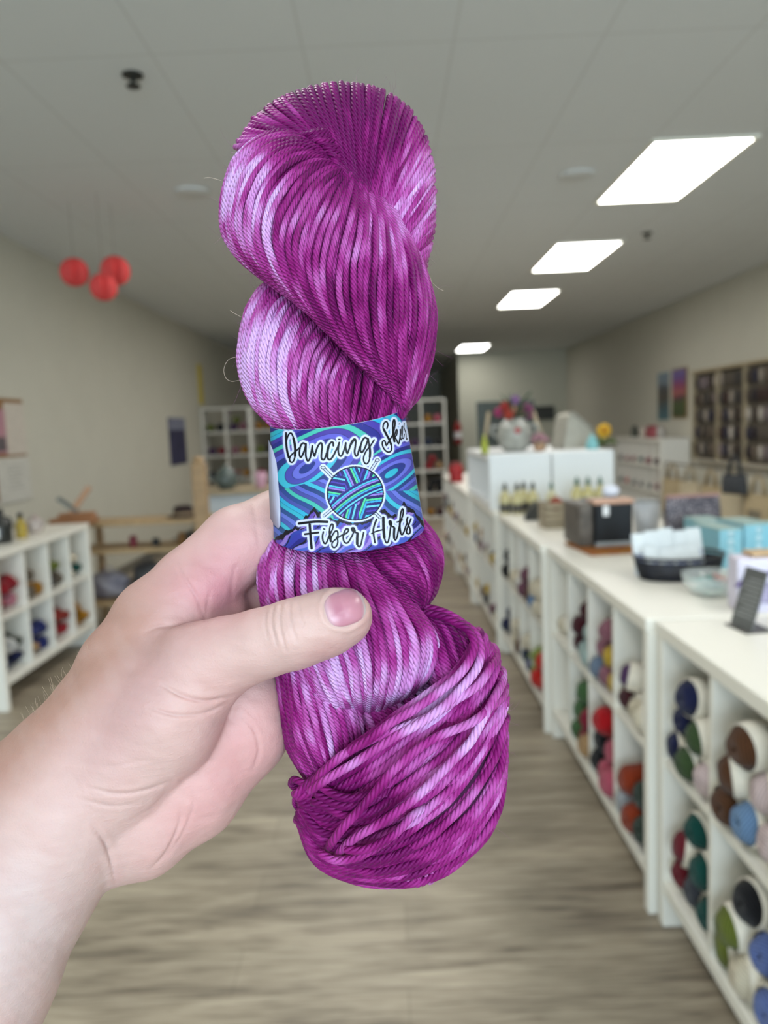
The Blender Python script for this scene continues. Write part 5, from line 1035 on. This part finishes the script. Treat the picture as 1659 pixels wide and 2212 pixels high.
    s2 = dx*0.52+dy*0.854+(-0.0022)*(dx*0.854-dy*0.52)**2; bandm = (s2 > -17) & (s2 < 19)
    ball = np.where(bandm[..., None], stripes(1.023, 4.0, 4, -0.13), ball)
    C = np.where((rb < 1)[..., None], ball, C); C = np.where((np.abs(rb-1)*58 < 1.3)[..., None], np.array(lin('141430')), C)
    aa = np.clip(0.5-DI/0.8, 0, 1)[..., None]; C = C*(1-aa)+np.array(lin('0b0b12'))*aa
    return C
top = resample([(583, 918), (650, 900), (726, 896), (810, 886), (872, 879)], 60); bot = resample([(591, 1160), (650, 1155), (745, 1158), (830, 1150), (917, 1138)], 60)
NU, NV = 520, 400
def band_pt(ph, v, inset=0.0):
    """ph 0..pi front from left to right, pi..2pi behind"""
    L_ = np.array([583.0, 918.0])*(1-v)+np.array([591.0, 1160.0])*v; Rr = np.array([872.0, 879.0])*(1-v)+np.array([917.0, 1139.0])*v
    t = (1-np.cos(ph))/2; sag = (22+22*v)*np.sin(ph); x = L_[0]+(Rr[0]-L_[0])*t; y = L_[1]+(Rr[1]-L_[1])*t+sag
    return x, y, 12-(98+8*v)*np.sin(ph)*(1-inset)
V = []; C = []
ph = np.linspace(0.02, math.pi-0.02, NU); vv = np.linspace(0, 1, NV)
Xs = np.zeros((NV, NU)); Ys = np.zeros((NV, NU)); Ws = np.zeros((NV, NU))
for j, v_ in enumerate(vv):
    x, y, w_ = band_pt(ph, v_); Xs[j], Ys[j], Ws[j] = x, y, w_
A_ = np.stack([Xs, Ys, Ws], -1); col = artwork(Xs, Ys)
edge_w = (np.minimum(vv, 1-vv)*245 < (0.8+0.7*rng.random(NV)))[:, None] & np.ones((1, NU), bool)
col[0, :] = lin('d8d6e4'); col[1, ::3] = lin('d8d6e4')
i_ = np.arange(NV-1)[:, None]*NU; j_ = np.arange(NU-1)[None, :]; Q_ = np.stack([i_+j_, i_+j_+NU, i_+j_+NU+1, i_+j_+1], -1).reshape(-1, 4)
def print_mat():
    m = bpy.data.materials.new('printed_paper'); m.use_nodes = True; nt = m.node_tree; p = nt.nodes['Principled BSDF']; at = nt.nodes.new('ShaderNodeAttribute'); at.attribute_name = 'tint'
    nz = nt.nodes.new('ShaderNodeTexNoise'); nz.inputs['Scale'].default_value = 400; hs = nt.nodes.new('ShaderNodeHueSaturation'); mr = nt.nodes.new('ShaderNodeMapRange'); mr.inputs[3].default_value = 0.58; mr.inputs[4].default_value = 0.68
    nt.links.new(nz.outputs[0], mr.inputs[0]); nt.links.new(mr.outputs[0], hs.inputs['Value']); nt.links.new(at.outputs['Color'], hs.inputs['Color']); nt.links.new(hs.outputs[0], p.inputs['Base Color'])
    p.inputs['Roughness'].default_value = 0.5; p.inputs['Specular IOR Level'].default_value = 0.2; return m
pb = np_mesh('paper_band', P3(A_).reshape(-1, 3), Q_, print_mat(), skein, True, col.reshape(-1, 3)); local(pb); pb['label'] = 'printed paper band reading Dancing Skies Fiber Arts'
phb = np.linspace(math.pi-0.02, 2*math.pi+0.02, 40); vb = np.linspace(0, 1, 6); Vb = np.array([[band_pt(a_, v_) for a_ in phb] for v_ in vb])
i_ = np.arange(5)[:, None]*40; j_ = np.arange(39)[None, :]
bk_ = local(np_mesh('band_back', P3(Vb).reshape(-1, 3), np.stack([i_+j_, i_+j_+40, i_+j_+41, i_+j_+1], -1).reshape(-1, 4), mat('paper_white_back', 'c9c7d2', 0.5, 0.03), skein)); bk_.modifiers.new('t', 'SOLIDIFY').thickness = 0.0002
# the clear tape tab folded at the left
tb_ = [(581, 950, -6), (590, 972, -14), (598, 998, -26), (602, 1050, -34), (606, 1100, -38), (606, 1135, -38), (602, 1142, -34), (594, 1134, -24), (585, 1120, -8), (582, 1060, -4)]
cT = np.mean(tb_, axis=0); Vt = [tuple(cT)]+tb_; me_v = P3(np.array(Vt)); n = len(tb_)
b = MB().add([tuple(q) for q in me_v], [(0, i+1, (i+1) % n+1) for i in range(n)], True); tt = local(b.build('tape_tab', mat('tape', '9a9aac', 0.25, 0.03, 30), skein)); tt.modifiers.new('t', 'SOLIDIFY').thickness = 0.00025
# ---------------------------------------------------------------- the left hand and forearm
def cap_sdf(X, a, b, ra, rb):
    a = np.array(a, np.float32); b = np.array(b, np.float32); d = b-a; t = np.clip(((X-a)@d)/(d@d), 0, 1)
    return np.sqrt(((X-a-t[..., None]*d)**2).sum(-1))-(ra+(rb-ra)*t)
def smin(a, b, k):
    h = np.clip(0.5+0.5*(b-a)/k, 0, 1); return b*(1-h)+a*h-k*h*(1-h)
def chain(pts): return [(pts[i][:3], pts[i+1][:3], pts[i][3], pts[i+1][3]) for i in range(len(pts)-1)]
THUMB = chain([(747, 1331, -196, 56), (728, 1337, -196, 63), (690, 1352, -194, 68), (632, 1371, -184, 72), (560, 1392, -160, 72), (490, 1416, -125, 80), (430, 1446, -98, 100)])
THENAR = chain([(430, 1446, -98, 98), (345, 1553, -72, 130), (240, 1665, -35, 132), (120, 1765, 5, 165)])
DORSAL = chain([(100, 1720, 25, 165), (195, 1548, 15, 90), (262, 1445, 12, 92), (335, 1346, 12, 92), (415, 1268, 20, 86)])
INDEX = chain([(415, 1268, 20, 86), (515, 1178, 62, 84), (600, 1136, 105, 76), (690, 1112, 150, 68), (790, 1120, 165, 60), (850, 1150, 135, 54)])
WEB = chain([(300, 1450, 0, 95), (400, 1385, 20, 80), (470, 1320, 60, 70)])+chain([(150, 1650, -15, 130), (255, 1520, -42, 102), (365, 1428, -48, 74)])
PALM = chain([(430, 1330, 62, 78), (485, 1430, 70, 100), (510, 1535, 60, 108), (515, 1578, 50, 104)])+chain([(515, 1578, 50, 104), (400, 1700, 38, 118), (290, 1788, 25, 112), (150, 1800, 15, 150)])+chain([(350, 1500, 40, 120), (420, 1600, 40, 120), (300, 1700, 30, 120)])
MIDDLE = chain([(450, 1325, 90, 70), (560, 1290, 135, 64), (680, 1270, 175, 60), (800, 1275, 175, 56), (860, 1275, 140, 50)])
RING = chain([(470, 1430, 95, 72), (580, 1420, 140, 64), (690, 1415, 172, 60), (800, 1420, 172, 56), (850, 1420, 140, 50)])
LITTLE = chain([(480, 1540, 80, 75), (590, 1545, 130, 60), (690, 1545, 160, 54), (790, 1540, 160, 50), (835, 1535, 130, 45)])
ARM = chain([(120, 1750, 12, 172), (85, 1800, 12, 182), (20, 1900, 12, 186), (-70, 2070, 12, 200), (-200, 2330, 10, 238), (-330, 2620, 0, 270)])
def hand_sdf(X):
    g1 = None
    for a, b, ra, rb in THUMB+THENAR+DORSAL+ARM+WEB:
        d = cap_sdf(X, a, b, ra, rb); g1 = d if g1 is None else smin(g1, d, 26.0)
    gi = None
    for a, b, ra, rb in INDEX:
        d = cap_sdf(X, a, b, ra, rb); gi = d if gi is None else smin(gi, d, 16.0)
    g2 = None
    for a, b, ra, rb in PALM:
        d = cap_sdf(X, a, b, ra, rb); g2 = d if g2 is None else smin(g2, d, 26.0)
    f = None
    for grp in (MIDDLE, RING, LITTLE):
        q = None
        for a, b, ra, rb in grp:
            d = cap_sdf(X, a, b, ra, rb); q = d if q is None else smin(q, d, 12.0)
        f = q if f is None else np.minimum(f, q)
    return smin(smin(smin(g1, gi, 14.0), g2, 6.0), f, 14.0)
def surface_net(lo, hi, st, fn):
    n = np.ceil((np.array(hi)-lo)/st).astype(int)+1; ax = [lo[i]+st*np.arange(n[i]) for i in range(3)]; G = np.empty(n, np.float32)
    for i in range(0, n[0], 24):
        X = np.stack(np.meshgrid(ax[0][i:i+24], ax[1], ax[2], indexing='ij'), -1).astype(np.float32); G[i:i+24] = fn(X)
    G[0] = G[-1] = 9; G[:, 0] = G[:, -1] = 9; G[:, :, 0] = G[:, :, -1] = 9
    S = G < 0; m = np.array(n)-1; cnt = np.zeros(m, np.int8)
    c8 = [(a, b, c) for a in (0, 1) for b in (0, 1) for c in (0, 1)]; sl = lambda o: tuple(slice(o[k], o[k]+m[k]) for k in range(3))
    for o in c8: cnt += S[sl(o)]
    act = (cnt > 0) & (cnt < 8); idx = np.full(m, -1, np.int64); cells = np.argwhere(act); idx[act] = np.arange(len(cells))
    acc = np.zeros((len(cells), 3)); num = np.zeros(len(cells))
    for a in c8:
        for k in range(3):
            if a[k]: continue
            b = list(a); b[k] = 1; ia = tuple((cells+a).T); ib = tuple((cells+b).T); ga, gb = G[ia], G[ib]; x = (ga < 0) != (gb < 0)
            t = np.where(x, ga/(ga-gb+1e-12), 0); p = np.array(a, float)+t[:, None]*(np.array(b, float)-a); acc[x] += p[x]; num[x] += 1
    V = np.array(lo)+st*(cells+acc/num[:, None]); F_ = []
    for k in range(3):
        o1, o2 = [(1, 2), (2, 0), (0, 1)][k]; a = [slice(1, m[i]) for i in range(3)]; a[k] = slice(0, m[k]); b = list(a); b[k] = slice(1, m[k]+1)
        A1, B1 = S[tuple(a)], S[tuple(b)]; e = np.argwhere(A1 != B1); off = np.array([1, 1, 1]); off[k] = 0; e0 = e+off; sgn = A1[tuple(e.T)]
        def cc(d1, d2):
            c = e0.copy(); c[:, o1] -= d1; c[:, o2] -= d2; return idx[tuple(c.T)]
        q = np.stack([cc(1, 1), cc(0, 1), cc(0, 0), cc(1, 0)], 1); q[~sgn] = q[~sgn][:, ::-1]; F_.append(q)
    return V, np.vstack(F_)
HV, HQ = surface_net((-620, 1000, -290), (960, 2700, 330), 6.5, hand_sdf)
P_ = P3(HV)                                       # orient outwards in world space
v0 = P_[HQ]; vol = np.einsum('ij,ij->i', v0[:, 0]-P_.mean(0), np.cross(v0[:, 1]-v0[:, 0], v0[:, 2]-v0[:, 0])).sum()
if vol < 0: HQ = HQ[:, ::-1]
tmp = np_mesh('tmp_hand', HV, HQ, []); sm_ = tmp.modifiers.new('s', 'SMOOTH'); sm_.iterations = 4; sm_.factor = 0.5; ss = tmp.modifiers.new('u', 'SUBSURF'); ss.levels = 1
dg = bpy.context.evaluated_depsgraph_get(); em = tmp.evaluated_get(dg).to_mesh(); nv = len(em.vertices)
U_ = np.empty(nv*3, np.float32); em.vertices.foreach_get('co', U_); U_ = U_.reshape(-1, 3).astype(float); Nn = np.empty(nv*3, np.float32); em.vertices.foreach_get('normal', Nn); Nn = Nn.reshape(-1, 3)
nf = len(em.polygons); Qh = np.empty(nf*4, np.int32); em.loops.foreach_get('vertex_index', Qh); Qh = Qh.reshape(-1, 4)
tmp.evaluated_get(dg).to_mesh_clear(); me_t = tmp.data; bpy.data.objects.remove(tmp); bpy.data.meshes.remove(me_t)
c0 = U_.mean(0)
if (Nn*(U_-c0)).sum() < 0: Nn = -Nn
front = np.clip((-Nn[:, 2]-0.02)/0.25, 0, 1)
CREASE = [([(592, 1306), (586, 1345), (598, 1395)], 2.2, 3.2), ([(607, 1302), (604, 1350), (618, 1408)], 2.6, 3.2), ([(626, 1300), (627, 1340), (640, 1385)], 2.4, 3.0), ([(642, 1296), (648, 1325), (655, 1350)], 1.6, 3.0), ([(575, 1318), (572, 1350), (580, 1380)], 1.5, 3.2),
          ([(378, 1212), (400, 1250), (425, 1290), (445, 1342)], 2.4, 4.0), ([(312, 1366), (340, 1354), (370, 1350), (420, 1346)], 3.0, 4.5), ([(350, 1480), (397, 1505), (447, 1514), (498, 1505)], 4.0, 4.0), ([(321, 1528), (380, 1545), (443, 1541), (494, 1517)], 3.2, 4.0),
          ([(190, 1700), (253, 1715), (316, 1707), (371, 1686)], 3.6, 4.2), ([(169, 1724), (236, 1741), (295, 1737)], 2.2, 4.0), ([(150, 1640), (230, 1655), (320, 1640)], 1.2, 5), ([(202, 1785), (232, 1830), (250, 1906)], 4.0, 5), ([(390, 1740), (388, 1780), (360, 1840), (325, 1880)], 3.0, 4.2),
          ([(415, 1700), (418, 1740), (395, 1800), (352, 1862)], 1.8, 4), ([(520, 1545), (548, 1575), (560, 1619), (548, 1660)], 2.4, 4), ([(455, 1275), (448, 1310), (446, 1340)], 1.4, 4), ([(520, 1210), (505, 1240), (500, 1300)], 1.2, 5), ([(545, 1070), (552, 1120), (560, 1180)], 1.0, 5), ([(268, 1778), (330, 1745), (372, 1692)], 2.0, 5)]
disp = np.zeros(nv)
for P, dep, wd in CREASE:
    P = sm(P, 14); mk = (U_[:, 0] > P[:, 0].min()-20) & (U_[:, 0] < P[:, 0].max()+20) & (U_[:, 1] > P[:, 1].min()-20) & (U_[:, 1] < P[:, 1].max()+20)
    d = seg_d(U_[mk, 0], U_[mk, 1], P); disp[mk] -= dep*np.exp(-(d/wd)**2)*front[mk]*np.clip(1.15-0.9*np.abs(np.linspace(-1, 1, len(P)))[np.argmin((U_[mk, 0][:, None]-P[None, :, 0])**2+(U_[mk, 1][:, None]-P[None, :, 1])**2, axis=1)]**2.0, 0, 1); disp[mk] += 0.18*dep*np.exp(-((d-wd*2.6)/(wd*1.4))**2)*front[mk]
def vnoise(p, s, seed):
    r = np.random.default_rng(seed); o = np.zeros(len(p))
    for _ in range(7):
        k = r.normal(size=3)/s; o += np.sin(p@k+r.uniform(0, 6.28))
    return o/3.0
face = np.clip((-Nn[:, 2]-0.35)/0.4, 0, 1)
disp += 0.5*vnoise(U_, 17, 3)*face
def gmask(x, y, sx, sy): return np.exp(-((U_[:, 0]-x)/sx)**2-((U_[:, 1]-y)/sy)**2)
r1 = np.hypot(U_[:, 0]-560, (U_[:, 1]-1500)*1.05)+7*vnoise(U_, 45, 21); disp -= 0.55*np.clip(np.sin(r1/2.6)-0.25, 0, 1)*gmask(150, 1660, 110, 130)*face*np.clip(0.5+vnoise(U_, 30, 33), 0, 1)
r2 = U_[:, 1]+0.0012*(U_[:, 0]-300)**2+6*vnoise(U_, 50, 22); disp -= 0.55*np.clip(np.sin(r2/2.5)-0.3, 0, 1)*gmask(310, 1640, 120, 90)*face*np.clip(0.5+vnoise(U_, 26, 35), 0, 1)
r3 = U_[:, 0]*0.55+U_[:, 1]*0.83+5*vnoise(U_, 40, 27); disp -= 0.45*np.clip(np.sin(r3/2.4)-0.3, 0, 1)*gmask(300, 1380, 80, 90)*face*np.clip(0.5+vnoise(U_, 22, 37), 0, 1)
U2 = U_+Nn*disp[:, None]
# skin colour: pinker over the palm and joints, tan shading painted along the upper edge of the hand, bluish over the wrist veins
def blob(x, y, sx, sy=None, th=0.0):
    dx, dy = U_[:, 0]-x, U_[:, 1]-y; c_, s_ = math.cos(th), math.sin(th); sy = sy or sx; return np.exp(-(((dx*c_+dy*s_)/sx)**2+((-dx*s_+dy*c_)/sy)**2))
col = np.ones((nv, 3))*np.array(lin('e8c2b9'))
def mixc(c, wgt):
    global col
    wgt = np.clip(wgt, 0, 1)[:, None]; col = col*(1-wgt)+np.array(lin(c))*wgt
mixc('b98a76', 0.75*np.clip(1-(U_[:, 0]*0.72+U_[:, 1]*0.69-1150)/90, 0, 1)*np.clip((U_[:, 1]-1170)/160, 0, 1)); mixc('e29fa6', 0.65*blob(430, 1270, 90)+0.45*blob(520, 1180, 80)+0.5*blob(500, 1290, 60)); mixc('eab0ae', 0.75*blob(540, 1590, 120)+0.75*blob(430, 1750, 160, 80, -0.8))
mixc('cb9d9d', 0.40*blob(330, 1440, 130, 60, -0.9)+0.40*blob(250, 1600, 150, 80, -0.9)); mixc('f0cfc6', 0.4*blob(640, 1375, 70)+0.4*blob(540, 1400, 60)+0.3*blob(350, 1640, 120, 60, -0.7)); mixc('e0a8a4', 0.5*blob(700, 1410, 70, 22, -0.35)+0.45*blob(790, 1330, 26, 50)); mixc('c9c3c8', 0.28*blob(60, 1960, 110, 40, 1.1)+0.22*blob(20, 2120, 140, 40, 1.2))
mixc('e3b0aa', 0.6*blob(250, 1895, 14, 30, 0.3)+0.5*blob(425, 1512, 60, 8, 0.1)); mixc('e2cdc8', 0.75*blob(40, 2000, 230, 160, -1.0)); mixc('d9a39c', 0.12*np.clip(vnoise(U_, 22, 9), 0, 1)); mixc('ecd8d0', 0.08*np.clip(vnoise(U_, 16, 12), 0, 1))
# thumbnail, laid over the last joint
def front_w(u, v):
    lo_ = np.full(u.shape, -420.0); w_ = lo_.copy()
    for _ in range(60): w_ = w_+np.maximum(hand_sdf(np.stack([u, v, w_], -1).astype(np.float32)), 0.0)*0.8
    return w_
ang = np.linspace(0, 2*np.pi, 49)[:-1]; rad = np.linspace(0, 1, 15); th = -0.34
RR, AA = np.meshgrid(rad, ang, indexing='ij'); ex = 2/3.0
sx = np.sign(np.cos(AA))*np.abs(np.cos(AA))**ex*45*RR; sy = np.sign(np.sin(AA))*np.abs(np.sin(AA))**ex*40*RR
nu = 745+sx*math.cos(th)-sy*math.sin(th); nvv = 1313+sx*math.sin(th)+sy*math.cos(th)
fw_ = front_w(nu.ravel(), nvv.ravel()).reshape(nu.shape); lift = np.where(RR < 0.9, 0.8+1.8*np.sqrt(np.clip(1-RR**2, 0, 1)), 1.6-70*(RR-0.9))
NP = np.stack([nu, nvv, fw_-lift], -1).reshape(-1, 3); nc = np.ones((len(NP), 3))*np.array(lin('cf8d9c')); xx = (sx/45).ravel(); yy = (sy/40).ravel(); rr_ = RR.ravel()
def mixn(c, wgt):
    global nc
    wgt = np.clip(wgt, 0, 1)[:, None]; nc = nc*(1-wgt)+np.array(lin(c))*wgt
mixn('dfb3bd', np.exp(-((xx+0.95)/0.32)**2)); mixn('b86f86', 0.6*np.exp(-((xx+0.35)/0.25)**2-((yy-0.1)/0.5)**2)); mixn('e9d9d6', np.clip((np.hypot(xx, yy*0.75)-0.86)/0.08, 0, 1)*(xx > 0.2)); mixn('e3c3c3', 0.8*np.clip((rr_-0.93)/0.05, 0, 1))
nr, na = RR.shape; nq = [(i*na+j, i*na+(j+1) % na, (i+1)*na+(j+1) % na, (i+1)*na+j) for i in range(nr-1) for j in range(na)]; nq = np.array(nq)
# groove around the nail in the skin
dn = np.hypot(((U_[:, 0]-745)*math.cos(th)+(U_[:, 1]-1313)*math.sin(th))/45, (-(U_[:, 0]-745)*math.sin(th)+(U_[:, 1]-1313)*math.cos(th))/40)
U2 -= Nn*(2.2*np.exp(-((dn-0.95)/0.10)**2)*front)[:, None]; U2 += Nn*(2.4*np.exp(-((dn-1.22)/0.13)**2)*front)[:, None]
def skin_mat():
    m = bpy.data.materials.new('skin'); m.use_nodes = True; nt = m.node_tree; N = nt.nodes.new; L = nt.links.new; p = nt.nodes['Principled BSDF']
    at = N('ShaderNodeAttribute'); at.attribute_name = 'tint'; tc = N('ShaderNodeTexCoord'); nz = N('ShaderNodeTexNoise'); nz.inputs['Scale'].default_value = 260; nz.inputs['Detail'].default_value = 5; L(tc.outputs['Object'], nz.inputs['Vector'])
    vo = N('ShaderNodeTexVoronoi'); vo.inputs['Scale'].default_value = 900; vo.feature = 'DISTANCE_TO_EDGE'; L(tc.outputs['Object'], vo.inputs['Vector'])
    n2 = N('ShaderNodeTexNoise'); n2.inputs['Scale'].default_value = 70; n2.inputs['Detail'].default_value = 6; mp = N('ShaderNodeMapping'); mp.inputs['Scale'].default_value = (1, 1, 3.5); mp.inputs['Rotation'].default_value = (0, 0.7, 0); L(tc.outputs['Object'], mp.inputs[0]); L(mp.outputs[0], n2.inputs['Vector'])
    a = N('ShaderNodeMath'); a.operation = 'MULTIPLY_ADD'; a.inputs[1].default_value = 0.35; L(vo.outputs['Distance'], a.inputs[0]); L(nz.outputs[0], a.inputs[2]); b_ = N('ShaderNodeMath'); b_.operation = 'MULTIPLY_ADD'; b_.inputs[1].default_value = 1.2; L(n2.outputs[0], b_.inputs[0]); L(a.outputs[0], b_.inputs[2])
    bp = N('ShaderNodeBump'); bp.inputs['Strength'].default_value = 0.42; bp.inputs['Distance'].default_value = 0.0007; L(b_.outputs[0], bp.inputs['Height']); L(bp.outputs[0], p.inputs['Normal'])
    mr = N('ShaderNodeMapRange'); mr.inputs[3].default_value = 0.93; mr.inputs[4].default_value = 1.07; L(n2.outputs[0], mr.inputs[0]); hs = N('ShaderNodeHueSaturation'); L(mr.outputs[0], hs.inputs['Value']); L(at.outputs['Color'], hs.inputs['Color']); L(hs.outputs[0], p.inputs['Base Color'])
    p.inputs['Roughness'].default_value = 0.52; p.inputs['Specular IOR Level'].default_value = 0.35; p.inputs['Subsurface Weight'].default_value = 0.22; p.inputs['Subsurface Radius'].default_value = (1.0, 0.35, 0.2); p.inputs['Subsurface Scale'].default_value = 0.004
    return m
def nail_mat():
    m = bpy.data.materials.new('nail'); m.use_nodes = True; nt = m.node_tree; p = nt.nodes['Principled BSDF']; at = nt.nodes.new('ShaderNodeAttribute'); at.attribute_name = 'tint'; nt.links.new(at.outputs['Color'], p.inputs['Base Color'])
    p.inputs['Roughness'].default_value = 0.3; p.inputs['Specular IOR Level'].default_value = 0.45; p.inputs['Subsurface Weight'].default_value = 0.1; p.inputs['Subsurface Scale'].default_value = 0.003; return m
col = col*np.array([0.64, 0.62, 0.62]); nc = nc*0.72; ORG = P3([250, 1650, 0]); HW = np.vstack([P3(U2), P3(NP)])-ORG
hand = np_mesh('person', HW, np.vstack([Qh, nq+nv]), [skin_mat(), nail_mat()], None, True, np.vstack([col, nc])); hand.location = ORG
mi = np.zeros(len(Qh)+len(nq), np.int32); mi[len(Qh):] = 1; hand.data.polygons.foreach_set('material_index', mi)
# outward normals for every island
tag(hand, 'bare left hand and forearm of a person gripping the magenta yarn skein', 'person')
hb = MB(); hr = random.Random(5)
for i in range(46):                              # short pale hairs along the wrist edge
    t = hr.random(); x = 60+170*t+hr.uniform(-6, 6); y = 1570-185*t+hr.uniform(-6, 6); w_ = hr.uniform(-40, 60); L_ = hr.uniform(14, 34)
    P = [(x+10, y+12, w_), (x-L_*0.3, y-L_*0.35, w_-6), (x-L_*0.5+hr.uniform(-6, 6), y-L_*0.95, w_-12)]; hb.tube([tuple(q-ORG) for q in P3(resample(P, 6))], 0.000035, 4)
ho = hb.build('arm_hair', mat('fair_hair', 'b09a84', 0.5, 0.05), hand); ho['kind'] = 'stuff'
